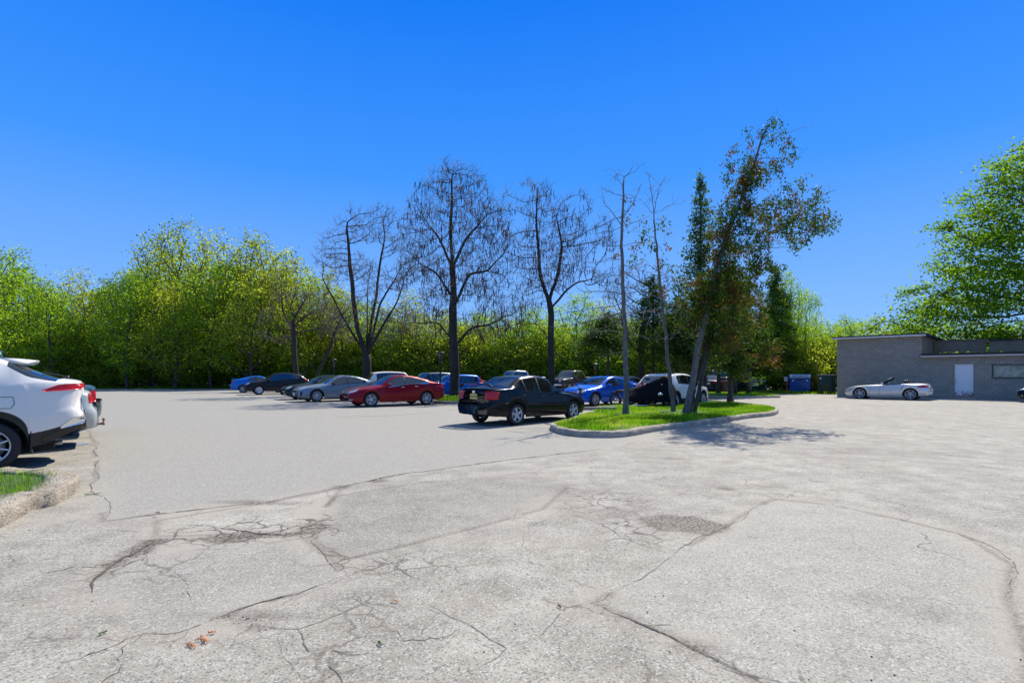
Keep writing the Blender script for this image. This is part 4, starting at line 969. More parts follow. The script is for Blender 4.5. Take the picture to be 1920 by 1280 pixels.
for k in range(42):
    x = -130+k*42+rg.uniform(-12, 12)
    d = float(np.interp(x, [-200, 165, 430, 960, 1100, 1250, 1390, 1450, 1570], [58, 59.5, 62, 60.5, 58, 52, 46, 45.5, 45]))+rg.uniform(0, 2.2)
    if 1560 < x: d = 47+rg.uniform(0, 2)
    z = [q for q in ZB if q[0] <= x < q[1]][0]
    place_tree('bush', rg.randint(3), x, d, rg.uniform(598, 640) if x < 1400 else rg.uniform(625, 655), rg.uniform(52, 66), z[2], z[3], rg.rand()*6.28)
for k in range(50):     # a lower second row standing forward
    x = -110+k*34+rg.uniform(-12, 12)
    if x > 1540: continue
    d = float(np.interp(x, [-200, 165, 430, 960, 1100, 1250, 1390, 1450, 1570], [57.6, 58.8, 61.2, 60, 57, 51, 45.6, 45, 43.6]))+rg.uniform(0, .6)
    z = [q for q in ZB if q[0] <= x < q[1]][0]
    place_tree('bush', rg.randint(3), x, d, rg.uniform(645, 680), rg.uniform(28, 44), z[2], z[3], rg.rand()*6.28)
for k in range(27):     # the wood goes on behind
    x = -200+k*66+rg.uniform(-16, 16); ty = float(np.interp(x, [-200, 0, 60, 200, 340, 560, 640, 700, 1560, 1700], [480, 480, 520, 530, 450, 490, 550, 575, 600, 606]))
    z = [q for q in ZN if q[0] <= x < q[1]][0]; place_tree('tree', [0, 1, 2, 4][k % 4], x, 74+rg.uniform(0, 5), ty+rg.uniform(0, 22), 100, 'tree crown deep in the wood behind the front trees', 'trees deep in the wood', rg.rand()*6.28)
# dark stems among the undergrowth
for k in range(16):
    x = float(rg.uniform(165, 640)) if k < 11 else float(rg.uniform(880, 1400)); d = 57.5+rg.uniform(.6, 2.5) if x < 1250 else 47
    o = put('sapling', ((x-960)/1000*d, d, 0), 'thin crooked stem among the bushes at the edge of the wood', 'sapling', 'crooked stems at the edge of the wood')
    mb = MB(); lx = rg.uniform(-.25, .25); P = [np.array([0, 0, -.05])]
    for j in range(9): P.append(P[-1]+np.array([lx*.5+rg.uniform(-.12, .12), rg.uniform(-.1, .1), .5]))
    mb.tube(P, [.09-.007*j for j in range(10)], 7)
    for j in range(5):
        b = P[3+j]; s_ = rg.choice([-1, 1]); mb.tube([b, b+np.array([s_*.5, rg.uniform(-.3, .3), .35]), b+np.array([s_*.9, rg.uniform(-.4, .4), .9])], [.03, .02, .008], 5)
    mb.build('trunk', M['bark'], o, True)
# --- big maple behind the building
def maple():
    rng = np.random.RandomState(61); d = 40.0; px = 1955; X0 = (px-960)/1000*d; o = put('maple_tree', (X0, d, 0), 'large leafy maple towering over the flat roof at the right edge', 'tree')
    prof = [(2.6, 6.6), (3.6, 10.6), (5.2, 11.6), (6.6, 11.0), (8.2, 9.2), (10.5, 8.0), (13, 6.8), (15.5, 5.6), (17.6, 3.6), (19.5, .8)]
    att = []
    for _ in range(3200):
        z = rng.uniform(2.6, 19.3); rr = np.interp(z, [p[0] for p in prof], [p[1] for p in prof])*(.92+.14*math.sin(z*2.6)); a = rng.rand()*2*PI; q = rr*math.sqrt(rng.uniform(.12, 1))
        att.append((math.cos(a)*q, math.sin(a)*q*.7, z))
    T = [np.array([0, 0, z]) for z in np.arange(-.1, 14, .7)]
    N, par = space_grow(att, T, .7, 5, .8, 40, rng, .16, (0, 0, .05)); rad, ch = tree_radii(N, par, .42, .015, 2.2)
    V, Qx = tubes_np(N, par, rad, ch); link('trunk', fast('trunk', V, Qx, mats=M['bark'], smooth=True), o)
    tips = [i for i in range(len(N)) if rad[i] < .045 and N[i][2] > 2.2]; CC = []; TT = []
    for i in tips:
        if rng.rand() < .12: continue
        n = rng.poisson(56); CC.append(N[i]+rng.randn(n, 3)*np.array([.6, .6, .27])*rng.uniform(.6, 1.3)+np.array([0, 0, .05])); TT.append(np.full(n, np.clip(rng.normal(.45, .2), 0, 1))+rng.uniform(-.15, .15, n))
    CC = np.concatenate(CC); TT = np.concatenate(TT); V, Qx = quads(CC, .19, rng, .45, 1.1); link('crown', crown_me(V, Qx, TT, 'leaf_maple'), o)
maple()
# ------------------------------------------------------------------ cars
def wheel_meshes(Rw, wd, style, rimmat, rr=.70):
    r = Rw*rr; mb = MB(); h = wd/2
    mb.lathe([(r*.98, -h*.8), (r*1.08, -h), (Rw*.93, -h), (Rw*.985, -h*.8), (Rw, -h*.55), (Rw, h*.55), (Rw*.985, h*.8), (Rw*.93, h), (r*1.08, h), (r*.98, h*.8), (r*.96, 0)], 32, axis='y')
    ty = mb
    rm = MB(); rm.lathe([(r*.9, -h*.7), (r, -h*.8), (r, h*.82), (r*.955, h*.88), (r*.90, h*.78), (r*.88, h*.3), (r*.86, -h*.5)], 32, axis='y')
    def spoke(a, w0, w1, y0, y1, off=0, r0=.12, r1=.93):
        ca, sa = math.cos(a), math.sin(a)
        V = []
        for (q, ww, yy) in ((r*r0, w0, y0), (r*(r0+r1)/2, (w0+w1)/2, (y0+y1)/2+h*.08), (r*r1, w1, y1)):
            for (s_, t_) in ((-1, 0), (1, 0), (.8, -.045), (-.8, -.045)):
                x_ = q; z_ = s_*ww/2+off*(q/r); V.append((x_*ca-z_*sa, yy+t_, x_*sa+z_*ca))
        F = []
        for i in range(2):
            for j in range(4): F.append((i*4+j, i*4+(j+1) % 4, (i+1)*4+(j+1) % 4, (i+1)*4+j))
        rm.add(V, [f[::-1] for f in F])
    if style == 'star5':
        for k in range(5): spoke(k*2*PI/5+PI/2, .075, .13*r/.2*.5+.03, h*.75, h*.7)
    elif style == 'double5':
        for k in range(5):
            for o in (-.032, .032): spoke(k*2*PI/5+PI/2+o*3, .034, .03, h*.72, h*.72, o*.9)
    elif style == 'multi':
        for k in range(10): spoke(k*2*PI/10, .034, .026, h*.6, h*.74)
    elif style == 'steel':
        rm.lathe([(0.01, h*.62), (r*.25, h*.66), (r*.55, h*.5), (r*.92, h*.66)], 24, axis='y')
        for k in range(7): spoke(k*2*PI/7, .05, .06, h*.74, h*.76, 0, .3)
    elif style == 'cross':
        for k in range(5):
            spoke(k*2*PI/5+PI/2+.16, .03, .028, h*.72, h*.74, .02); spoke(k*2*PI/5+PI/2-.16, .03, .028, h*.72, h*.74, -.02)
            spoke(k*2*PI/5+PI/2+PI/5, .024, .02, h*.7, h*.72)
    rm.lathe([(0.001, h*.82), (r*.13, h*.8), (r*.17, h*.7), (r*.17, h*.4)], 16, axis='y')
    hb = MB(); hb.lathe([(0.001, h*.25), (r*.72, h*.25), (r*.74, h*.1), (r*.3, 0), (0.001, -h*.5)], 24, axis='y').box((r*.55, h*.25, 0), (.09, .08, .16))
    return hb, ty, rm
def side_profile(S, x):
    """half cross-section of the body at distance x behind the nose"""
    L, W, H = S['L'], S['W'], S['H']
    zt = float(pch(S['top'], x)); zb = min(float(pch(S['belt'], x)), zt-.02)
    pf = float(pch(S.get('plan') or [(0, .66), (.05, .78), (.16, .87), (.4, .945), (.9, .99), (1.5, 1), (L-1.3, 1), (L-.6, .985), (L-.25, .94), (L-.08, .87), (L, .74)], x)); w_ = W/2*pf
    zl = float(pch(S['sill'], x)); af = .93; arch = 0
    for xc in (S['fo'], S['fo']+S['wb']):
        ra = S['Rw']+S.get('gap', .05); q = ra*ra-(x-xc)**2
        if q > 0:
            za = S['Rw']+math.sqrt(q)*S.get('archz', 1.0)
            if za > zl: zl = za; af = .985; arch = 1
    hr = max(H-.02-zb, .05); hh = min(1, max(0, (zt-zb)/hr)); hh = hh**.85
    wr = W/2*S.get('roofw', .70)
    y7 = .87*w_*(1-hh)+min(wr, w_)*hh; y6 = .945*w_*(1-hh)+min(wr+.045, w_)*hh; y5 = .95*w_
    th = zt-zb
    z5 = zb+min(.03, .3*th); z6 = zt-min(.085, .45*th); z7 = zt-min(.035, .2*th); z8 = zt-min(.012, .08*th); z9 = zt-min(.004, .02*th)
    z6 = max(z6, z5+.003); z7 = max(z7, z6+.002); z8 = max(z8, z7+.002)
    if hh < .35:   # bonnet or boot: rounded across
        k = 1-hh/.35
        def zc(y): return zb+th*(1-(y/(.96*w_))**3.2)
        z6 = z6*(1-k)+zc(y6)*k; z7 = z7*(1-k)+zc(y7)*k; z8 = z8*(1-k)+zc(y7-.07)*k; z9 = z9*(1-k)+zc(y7*.5)*k
    zs = zb-zl; cr = S.get('crease', .62)
    return [(w_*af, zl), (w_*(.975 if not arch else .995), zl+.22*zs), (w_*1.0, zl+.45*zs), (w_*.994, zl+cr*zs), (w_*.985, zl+(cr+.06)*zs), (w_*.975, zl+.88*zs), (w_*.957, zb), (y5, z5), (y6, z6), (y7, z7), (y7-.065, z8), (y7*.5, z9), (0, zt)]
NV = 13
def xshift(S, x, y, z, v):
    L = S['L']; q = 0
    if x < .5: q += float(pch(S['nose'], z))*(1-x/.5)**1.5
    if x > L-.5: q -= float(pch(S['tail'], z))*(1-(L-x)/.5)**1.5
    if v >= 6:
        b = 0
        for (xa, xm, xe, am) in S.get('bow', []):
            if xa < x < xm: b += am*(.5-.5*math.cos(PI*(x-xa)/(xm-xa)))
            elif xm <= x < xe: b += am*(.5+.5*math.cos(PI*(x-xm)/(xe-xm)))
        q += b*(y/(S['W']/2))**2*min(1, (v-5)/2)
    return x+q
def build_car(name, label, cat, S, paintm, group=None, inner='int', glassm='glass', details=True):
    L, W, H, Rw = S['L'], S['W'], S['H'], S['Rw']
    root = empty(name, (0, 0, 0)); tag(root, label, cat, group)
    xs = set(np.round(np.linspace(0, L, 62), 4)) | {.0, .025, .07, .13, .2, .3, L-.025, L-.07, L-.13, L-.2, L-.3}
    for xc in (S['fo'], S['fo']+S['wb']):
        ra = Rw+S.get('gap', .05)
        xs = {x for x in xs if not (xc-ra-.03 < x < xc+ra+.03)}
        for k in range(19):
            a = PI*k/18; xs.add(round(xc-ra*math.cos(a), 4))
        xs.add(round(xc-ra-.002, 4)); xs.add(round(xc+ra+.002, 4))
    marks = [m for a in S['sideglass'] for m in a]+list(S['wind'])+list(S['rear'])+[m for a in S.get('open', []) for m in a]
    for m in marks:
        xs = {x for x in xs if abs(x-m) > .018}; xs.add(round(m, 4))
    xs = sorted(x for x in xs if 0 <= x <= L); n = len(xs)
    sec = [side_profile(S, x) for x in xs]
    P = [[None]*(2*NV-1) for _ in range(n)]
    for i, x in enumerate(xs):
        for v in range(NV):
            y, z = sec[i][v]; X = L/2-xshift(S, x, y, z, v)
            P[i][v] = (X, y, z); P[i][2*NV-2-v] = (X, -y, z)
    body = MB(); V = [p for r_ in P for p in r_]; nv = 2*NV-1
    wins = {'windshield': [], 'rear_window': []}; sides = {}
    F = []; Mi = []
    rng_in = lambda a, b, x0, x1: x0 >= a-1e-3 and x1 <= b+1e-3
    for i in range(n-1):
        x0, x1 = xs[i], xs[i+1]
        for v in range(nv-1):
            vv = v if v < NV-1 else 2*NV-3-v
            f = (i*nv+v, i*nv+v+1, (i+1)*nv+v+1, (i+1)*nv+v)
            if S.get('wrap') and vv >= 8 and rng_in(S['rear'][0]-.06, S['rear'][1], x0, x1): wins['rear_window'].append(f); continue
            if vv >= 10:
                if rng_in(*S['wind'], x0, x1): wins['windshield'].append(f); continue
                if rng_in(*S['rear'], x0, x1): wins['rear_window'].append(f); continue
            if any(rng_in(a, b, x0, x1) for a, b in S.get('open', [])) and vv >= 7: continue
            if vv == 7:
                hit = [k for k, (a, b) in enumerate(S['sideglass']) if rng_in(a, b, x0, x1)]
                if hit: sides.setdefault((hit[0], v < NV-1), []).append(f); continue
                lo = min(a for a, b in S['sideglass']) if S['sideglass'] else 9; hi = max(b for a, b in S['sideglass']) if S['sideglass'] else -9
                if rng_in(lo, hi, x0, x1): F.append(f); Mi.append(1); continue
            m = 0
            if vv == 6 and S['sideglass']:
                lo = min(a for a, b in S['sideglass']); hi = max(b for a, b in S['sideglass'])
                if rng_in(lo, hi, x0, x1): m = 2
            if S.get('clad') and vv <= 0: m = 1
            if S.get('clad', 0) > 1 and vv <= 1: m = 1
            if S.get('roofmat') and vv >= 9 and S['wind'][1] <= x0 and x1 <= S['rear'][0]+.02: m = 3
            F.append(f); Mi.append(m)
    for (i, rev) in ((0, 0), (n-1, 1)):
        for v in range(NV-1):
            f = (i*nv+v, i*nv+v+1, i*nv+2*NV-3-v, i*nv+2*NV-2-v)
            if v == NV-2: f = f[:3] if len(set(f)) < 4 else f
            if rev: f = f[::-1]
            F.append(tuple(dict.fromkeys(f))); Mi.append(1 if (S.get('clad') and v < 1) else 0)
    body.v = V; body.f = [f[::-1] for f in F]; body.m = Mi
    bv = BVHTree.FromPolygons(V, F)
    # seams
    def sy(x, z):
        s_ = side_profile(S, x)
        for a, b in zip(s_[:-1], s_[1:]):
            if a[1] <= z <= b[1]: return a[0]+(b[0]-a[0])*(z-a[1])/(b[1]-a[1]+1e-9)
        return s_[0][0] if z < s_[0][1] else s_[6][0]
    def ribbon(PP, wd, m, off=.003):
        for sgn in (1, -1):
            Vv = []; Q_ = []; pts = []
            for a, b in zip(PP[:-1], PP[1:]):
                k = max(2, int(math.hypot(b[0]-a[0], b[1]-a[1])/.06))
                for j in range(k): pts.append((a[0]+(b[0]-a[0])*j/k, a[1]+(b[1]-a[1])*j/k))
            pts.append(PP[-1])
            for j, q in enumerate(pts):
                p_, n_ = pts[max(j-1, 0)], pts[min(j+1, len(pts)-1)]; dx, dz = n_[0]-p_[0], n_[1]-p_[1]; l_ = math.hypot(dx, dz)+1e-9; ux, uz = -dz/l_*wd/2, dx/l_*wd/2
                for s2 in (-1, 1):
                    xx, zz = q[0]+s2*ux, q[1]+s2*uz; Vv.append((L/2-xx, sgn*(sy(xx, zz)+off), zz))
            body.add(Vv, [(2*j, 2*j+1, 2*j+3, 2*j+2) if sgn > 0 else (2*j, 2*j+2, 2*j+3, 2*j+1) for j in range(len(pts)-1)], m)
    if details:
        for sm_ in S.get('seams', []): ribbon(sm_, .009, 1, .0015)
        for tr_ in S.get('brightline', []): ribbon(tr_, .018, 2, .004)
    mats = [paintm, M['black'], M['chrome'] if S.get('chromebelt') else M['black'], M.get(S.get('roofmat') or 'black')]
    bo = body.build('body', mats, root, True)
    def pane(name, fs):
        if not fs: return
        idx_ = sorted({i for f in fs for i in f}); mp_ = {a: b for b, a in enumerate(idx_)}
        m_ = MB(); m_.v = [V[i] for i in idx_]; m_.f = [tuple(mp_[i] for i in f)[::-1] for f in fs]; m_.m = [0]*len(fs); m_.build(name, M[glassm], root, True)
    pane('windshield', wins['windshield']); pane('rear_window', wins['rear_window'])
    for k in sorted(sides): pane('side_window', sides[k])
    # underbody and cabin
    ub = MB(); zf = .26; w2 = W/2-.27
    ub.box((0, 0, zf+.14), (L-.8, 2*w2, .28))
    for xc in (S['fo'], S['fo']+S['wb']): ub.box((L/2-xc, 0, (zf+.75)/2+.05), (2*Rw+.3, 2*w2, .42))
    for xc in (S['fo'], S['fo']+S['wb']):
        ra = Rw+S.get('gap', .05)+.02
        for sg in (1, -1):
            Vv = []
            for k in range(13):
                a = PI*k/12; cx, cz = L/2-xc-ra*math.cos(a), Rw+ra*math.sin(a)*S.get('archz', 1.0)-.003
                yo = min(sy(xc+ra*math.cos(a)*.98, cz)-.01, W/2*.97)
                Vv += [(cx, sg*yo, cz), (cx, sg*(w2-.02), cz)]
            ub.add(Vv, [(2*k, 2*k+1, 2*k+3, 2*k+2) for k in range(12)])
    ub.build('underbody', M['blackm'], root)
    xw = S['wind'][0]; xe = S.get('cabin_end', S['rear'][0]); it = MB(); sh = S.get('seat', H-.38)
    bz = float(pch(S['belt'], xw+.3))
    it.box((L/2-(xw+xe)/2, 0, bz*.5), (xe-xw+.2, W*.80, .2), 0)
    it.box((L/2-(xw+.22), 0, bz-.14), (.5, W*.80, .22), 0, None, .05)
    for xx in (xw+1.35, xw+2.25):
        if xx > xe: continue
        for yy in (-.36, .36):
            Mt = Matrix.Translation((L/2-xx, yy, 0)) @ Matrix.Rotation(R(-14), 4, 'Y')
            it.box((0, 0, sh-.30), (.14, .48, .62), 0, Mt, .05); it.box((-.01, 0, sh+.12), (.09, .25, .18), 0, Mt, .04)
            it.box((L/2-xx+.28, yy, sh-.62), (.5, .5, .16), 0, None, .05)
    it.box((L/2-(xe+.1), 0, bz-.06), (.6, W*.72, .05))
    sw = [(L/2-(xw+.62), .36+.17*math.cos(a), bz-.02+.17*math.sin(a)) for a in np.linspace(0, 2*PI, 17)]; it.tube(sw, .015, 5, cap=False)
    it.box((L/2-(xw+.75), 0, H-.14), (.05, .22, .06), 0, None, .02)
    it.build('interior', M[inner], root, False)
    # wheels
    hb, ty, rm = wheel_meshes(Rw, S.get('tw', .205), S.get('wheel', 'double5'), None, S.get('rimr', .70))
    hm = tm = rmm = None
    for xc in (S['fo'], S['fo']+S['wb']):
        for sg in (1, -1):
            if hm is None:
                h_ = hb.build('wheel', M['rimd'], root, True); t_ = ty.build('tyre', M['tyre'], h_, True); r_ = rm.build('rim', M[S.get('rimmat', 'rim')], h_, True); hm, tm, rmm = h_.data, t_.data, r_.data
            else:
                h_ = link('wheel', hm, root); link('tyre', tm, h_); link('rim', rmm, h_)
            h_.location = (L/2-xc, sg*(W/2-S.get('tw', .205)/2-S.get('inset', .02)), Rw)
            h_.rotation_euler = (0, rg.rand()*2 if S.get('wheel') != 'star5' else .1, 0 if sg > 0 else PI)
            if sg < 0: pass
    # patches on the skin
    def patch(name, end, top, bot, mat, off=.006, sgn=1, parent=root, n1=10, n2=4, cdist=.75, mats=None):
        """top / bot: lists of (phi degrees from straight out, z); phi 90 = the car's flank"""
        xc = (L/2-cdist) if end == 'F' else (-L/2+cdist); Vv = []; d0 = 1 if end == 'F' else -1
        tp = np.array(top, float); bt = np.array(bot, float); u = np.linspace(0, 1, n1+1)
        ut = np.linspace(0, 1, len(tp)); ubb = np.linspace(0, 1, len(bt))
        for j in range(n2+1):
            for i in range(n1+1):
                a = np.array([np.interp(u[i], ut, tp[:, 0]), np.interp(u[i], ut, tp[:, 1])]); b = np.array([np.interp(u[i], ubb, bt[:, 0]), np.interp(u[i], ubb, bt[:, 1])])
                q = b+(a-b)*j/n2; ph = R(q[0]); dr = Vector((d0*math.cos(ph), sgn*math.sin(ph), 0)); o_ = Vector((xc, 0, q[1]))
                hit = bv.ray_cast(o_, dr)
                pt = hit[0] if hit[0] else o_+dr*cdist
                Vv.append((pt+dr*off)[:])
        Fq = []
        for j in range(n2):
            for i in range(n1):
                f = (j*(n1+1)+i, j*(n1+1)+i+1, (j+1)*(n1+1)+i+1, (j+1)*(n1+1)+i); Fq.append(f if sgn*d0 > 0 else f[::-1])
        bd = [i for i in range(n1+1)]+[(j+1)*(n1+1)-1 for j in range(1, n2+1)]+[n2*(n1+1)+i for i in range(n1-1, -1, -1)]+[j*(n1+1) for j in range(n2-1, 0, -1)]
        o2 = len(Vv)
        for b in bd:
            q = Vv[b]; Vv.append((q[0]-(q[0]-xc)*.025, q[1]*.975, q[2]))
        for k in range(len(bd)): Fq.append((bd[k], o2+k, o2+(k+1) % len(bd), bd[(k+1) % len(bd)]))
        m_ = MB(); m_.add(Vv, Fq); return m_.build(name, mat, parent, True)
    root['_L'] = L
    for (nm, end, tp, bt, mt, off, both) in S.get('patches', []):
        for sg in ((1, -1) if both else (1,)): patch(nm, end, tp, bt, M[mt] if isinstance(mt, str) else mt, off, sg)
    del root['_L']
    if details:
        mx = S.get('mirror', S['wind'][0]+.42); zz = float(pch(S['belt'], mx))+.05
        for sg in (1, -1):
            m_ = MB(); yb = sy(mx, zz-.1)
            m_.box((L/2-mx+.03, sg*(yb+.14), zz+.06), (.13, .23, .14), 0, None, .045); m_.box((L/2-mx+.03, sg*(yb+.02), zz+.01), (.05, .1, .04), 1)
            mo = m_.build('mirror', [paintm if S.get('mirpaint', 1) else M['black'], M['black']], root, False)
            MB().box((L/2-mx-.04, sg*(yb+.145), zz+.06), (.006, .19, .105)).build('mirror_glass', M['chrome'], mo)
        for (hx, hz) in S.get('handles', []):
            for sg in (1, -1):
                MB().box((L/2-hx, sg*(sy(hx, hz)+.014), hz), (.17, .022, .026), 0, None, .008).build('door_handle', M['chrome'] if S.get('chromeh') else paintm, root)
    return root, patch, sy, bv
def park(root, S, pt, axle, side, hd):
    """stand the car so that the tyre of one axle and side touches a ground point; hd = nose direction"""
    hd = np.array(hd, float); hd /= np.hypot(*hd); lf = np.array([-hd[1], hd[0]])
    xa = S['L']/2-(S['fo'] if axle == 'F' else S['fo']+S['wb'])
    c = np.array(pt)-hd*xa-lf*side*(S['W']/2-.03)
    root.location = (c[0], c[1], 0); root.rotation_euler = (0, 0, math.atan2(hd[1], hd[0]))
def plate(root, S, front, z, s, mat, col, patchz=None, xo=.012, w_=.30, tilt=0, size=.1):
    L = S['L']; x = (L/2-float(pch(S['nose'], z))+xo) if front else (-L/2+float(pch(S['tail'], z))-xo)
    p = MB().box((0, 0, 0), (.008, w_, .15), 0, None, .003).build('license_plate', mat, root); p.location = (x, 0, z)
    sg = 1 if front else -1
    Mt = Matrix(((0, 0, sg, sg*.005), (sg, 0, 0, 0), (0, 1, 0, 0), (0, 0, 0, 1)))
    text_mesh('plate_number', s, size, col, p, Mt, .001, .002)
    return p
def sedan(L, W, H, fo, wb, Rw, hood=.95, cowl=1.42, rf=2.2, rr=3.35, deck=4.2, dz=1.05, nz=.62, mid=None, belt=(.86, .97), sill=.2, **k):
    k.setdefault('archz', 1.0)
    S = dict(L=L, W=W, H=H, fo=fo, wb=wb, Rw=Rw)
    S['top'] = [(0, nz), (.06, nz+.09), (.16, nz+.14), (.55, hood-.07), (1.0, hood), (cowl, hood+.06), (cowl+.25*(rf-cowl), hood+.06+.34*(H-.07-hood-.06)), (rf, H-.045), ((rf+rr)/2-.1, H), (rr, H-.05), (rr+.5*(deck-rr), dz+.57*(H-.05-dz)), (deck, dz+.015), (L-.15, dz-.005), (L-.04, dz-.05), (L, dz-.16)]
    S['belt'] = [(0, nz-.1), (.15, nz-.02), (.5, belt[0]-.14), (1.2, belt[0]-.03), (cowl+.3, belt[0]+.0), (rr, belt[1]), (deck, dz-.06), (L-.1, dz-.12), (L, dz-.25)]
    S['sill'] = [(0, sill+.06), (.3, sill), (1.5, sill+.0), (L-1.2, sill+.02), (L-.4, sill+.07), (L, sill+.14)]
    S['nose'] = [(.0, .12), (.2, .07), (.35, .01), (.5, 0), (.62, .03), (.72, .1), (.9, .2)]
    S['tail'] = [(.0, .14), (.25, .09), (.42, .0), (.6, .01), (.75, .05), (.95, .07), (1.1, .09)]
    S['bow'] = [(cowl-.9, cowl+.1, rf+.6, .20), (rr-.5, deck-.2, L-.05, -.15)]
    S['wind'] = (cowl, rf); S['rear'] = (rr, deck-.05)
    S['sideglass'] = [(cowl+.28, (rf+rr)/2+.0), ((rf+rr)/2+.07, rr+.25)]
    B = (rf+rr)/2+.03
    S['seams'] = [[(fo+Rw+.12, sill+.12), (fo+Rw+.10, belt[0]-.2), (cowl+.22, belt[0]-.02)], [(B, sill+.06), (B+.01, .6), (B-.02, belt[0]+.07)], [(fo+Rw+.16, sill+.05), (B, sill+.05), (fo+wb-Rw-.12, sill+.06)], [(fo+wb-Rw-.1, sill+.1), (fo+wb-Rw-.06, .6), (fo+wb-.02, Rw*2+.1), (rr+.33, belt[1]-.02)]]
    S['handles'] = [(B-.22, belt[1]-.14), (rr+.08, belt[1]-.11)]
    S.update(k); return S
def lights(S, hl, tl, grille=None, extra=()):
    S['patches'] = ([('headlight', 'F', hl[0], hl[1], 'clear', .007, True)] if hl else [])+([('taillight', 'R', tl[0], tl[1], 'red', .008, True)] if tl else [])
    if grille: S['patches'] += [('grille', 'F', grille[0], grille[1], 'blackm', .008, True)]
    S['patches'] += list(extra)
P_ = lambda n, c, mt=.0, r=.3, dirt=.1: M.setdefault(n, paint(n, c, mt, r, dirt))
white_pl = plain('plate_white', (.75, .76, .78), .5); yel_pl = plain('plate_yellow', (.62, .52, .12), .5); blue_ink = plain('plate_blue', (.03, .06, .25), .5); black_ink = plain('plate_black', (.02, .02, .02), .5)
U = (-.8, -.6)
# red sedan
S = sedan(4.82, 1.835, 1.47, .95, 2.795, .335, hood=.94, cowl=1.36, rf=2.25, rr=3.1, deck=4.45, dz=1.10, nz=.60, belt=(.88, 1.02), chromebelt=1, chromeh=1, roofw=.66, wheel='double5', brightline=[[(.95+.45, .78), (2.4, .80), (3.7, .83)]] and [])
S['sideglass'] = [(1.66, 2.6), (2.68, 3.95)]; S['crease'] = .66
lights(S, ([(26, .70), (44, .74), (58, .80), (67, .87)], [(25, .62), (42, .64), (56, .70), (66, .84)]), ([(30, .98), (60, 1.02), (76, .98)], [(30, .80), (60, .84), (76, .92)]), ([(0, .63), (20, .65)], [(0, .50), (17, .50)]),
       [('fog_light', 'F', [(38, .36), (52, .37)], [(38, .31), (50, .315)], 'clear', .007, True), ('lower_grille', 'F', [(0, .38), (30, .36)], [(0, .27), (28, .27)], 'blackm', .006, True), ('grille_bar', 'F', [(0, .65), (22, .67)], [(0, .635), (22, .655)], 'chrome', .012, True)])
o, *_ = build_car('red_sedan', 'dark red metallic sedan parked side-on with tree shade across its doors', 'car', S, P_('red_paint', (.2, .004, .010), .35, .28))
park(o, S, G(696.5, 763), 'F', 1, (-.8, -.6))
# black sedan
S = sedan(4.46, 1.715, 1.435, .84, 2.62, .305, hood=.90, cowl=1.28, rf=2.02, rr=3.12, deck=3.82, dz=1.08, nz=.60, belt=(.86, .95), sill=.2, wheel='star5', roofw=.68, tw=.195)
S['sideglass'] = [(1.55, 2.42), (2.49, 3.1), (3.13, 3.36)]
S['tail'] = [(.0, .2), (.22, .14), (.36, .01), (.56, 0), (.62, .05), (.8, .07), (1.0, .1), (1.1, .14)]
S['seams'] += [[(3.85, .56), (4.2, .56), (4.4, .56)]]
lights(S, ([(30, .74), (45, .78), (60, .83)], [(30, .62), (45, .64), (58, .70)]), ([(34, .98), (48, .985), (62, .95)], [(34, .76), (46, .74), (58, .76)]), ([(0, .66), (22, .66)], [(0, .58), (20, .58)]),
       [('bumper_groove', 'R', [(0, .59), (50, .59), (70, .585)], [(0, .578), (50, .578), (70, .573)], 'blackm', .004, True), ('marker_light', 'R', [(76, .66), (79, .66)], [(76, .63), (79, .63)], 'amber', .004, True)])
o, pt_, sy_, bv_ = build_car('black_sedan', 'glossy black sedan with a boot spoiler and silver five-spoke wheels, nose against the grass island', 'car', S, P_('black_paint', (.006, .007, .011), .2, .22, .05))
park(o, S, G(970.4, 797), 'R', -1, (1.86, 1.9))
plate(o, S, False, .83, 'CPJA 084', yel_pl, black_ink, size=.075, xo=.02)
sp_ = MB()
for i in range(12):
    pass
pts = [(-L_, y_, z_) for L_, y_, z_ in ((2.06, .66, 1.10), (2.10, .6, 1.165), (2.13, .4, 1.195), (2.14, 0, 1.205), (2.13, -.4, 1.195), (2.10, -.6, 1.165), (2.06, -.66, 1.10))]
Vv = []
for p in pts:
    for (a, b) in ((-.09, 0), (0, .018), (.09, .004), (0, -.012)): Vv.append((p[0]+a, p[1], p[2]+b))
sp_.add(Vv, [(i*4+j, i*4+(j+1) % 4, (i+1)*4+(j+1) % 4, (i+1)*4+j) for i in range(6) for j in range(4)]+[(0, 1, 2, 3), (27, 26, 25, 24)])
sp_.build('spoiler', M['black_paint'], o, True)
MB().box((-2.19, 0, 1.165), (.02, .3, .02)).build('brake_light', M['red'], o)
# boot-lid letters and badge as on the car
MB().box((-2.175, .0, .96), (.012, .10, .07), 0, None, .004).build('badge', M['chrome'], o)
# grey sedan
S = sedan(4.645, 1.815, 1.45, .93, 2.71, .335, hood=.93, cowl=1.36, rf=2.2, rr=3.15, deck=4.3, dz=1.08, nz=.66, belt=(.87, 1.0), wheel='cross', roofw=.68, tw=.21, mirpaint=0)
S['sideglass'] = [(1.62, 2.55), (2.63, 3.5), (3.54, 3.78)]
lights(S, ([(34, .72), (52, .76), (66, .80)], [(33, .63), (50, .66), (64, .76)]), ([(35, .95), (60, .98), (76, .96)], [(35, .82), (60, .84), (76, .90)]), ([(0, .68), (26, .68), (30, .6)], [(0, .32), (16, .32), (18, .34)]),
       [('grille_trim', 'F', [(27, .66), (32, .67)], [(17, .36), (19, .34)], 'chrome', .014, True), ('lower_grille', 'F', [(0, .32), (40, .3)], [(0, .24), (38, .25)], 'blackm', .006, True), ('air_vent', 'F', [(48, .56), (56, .56)], [(48, .34), (53, .36)], 'blackm', .006, True)])
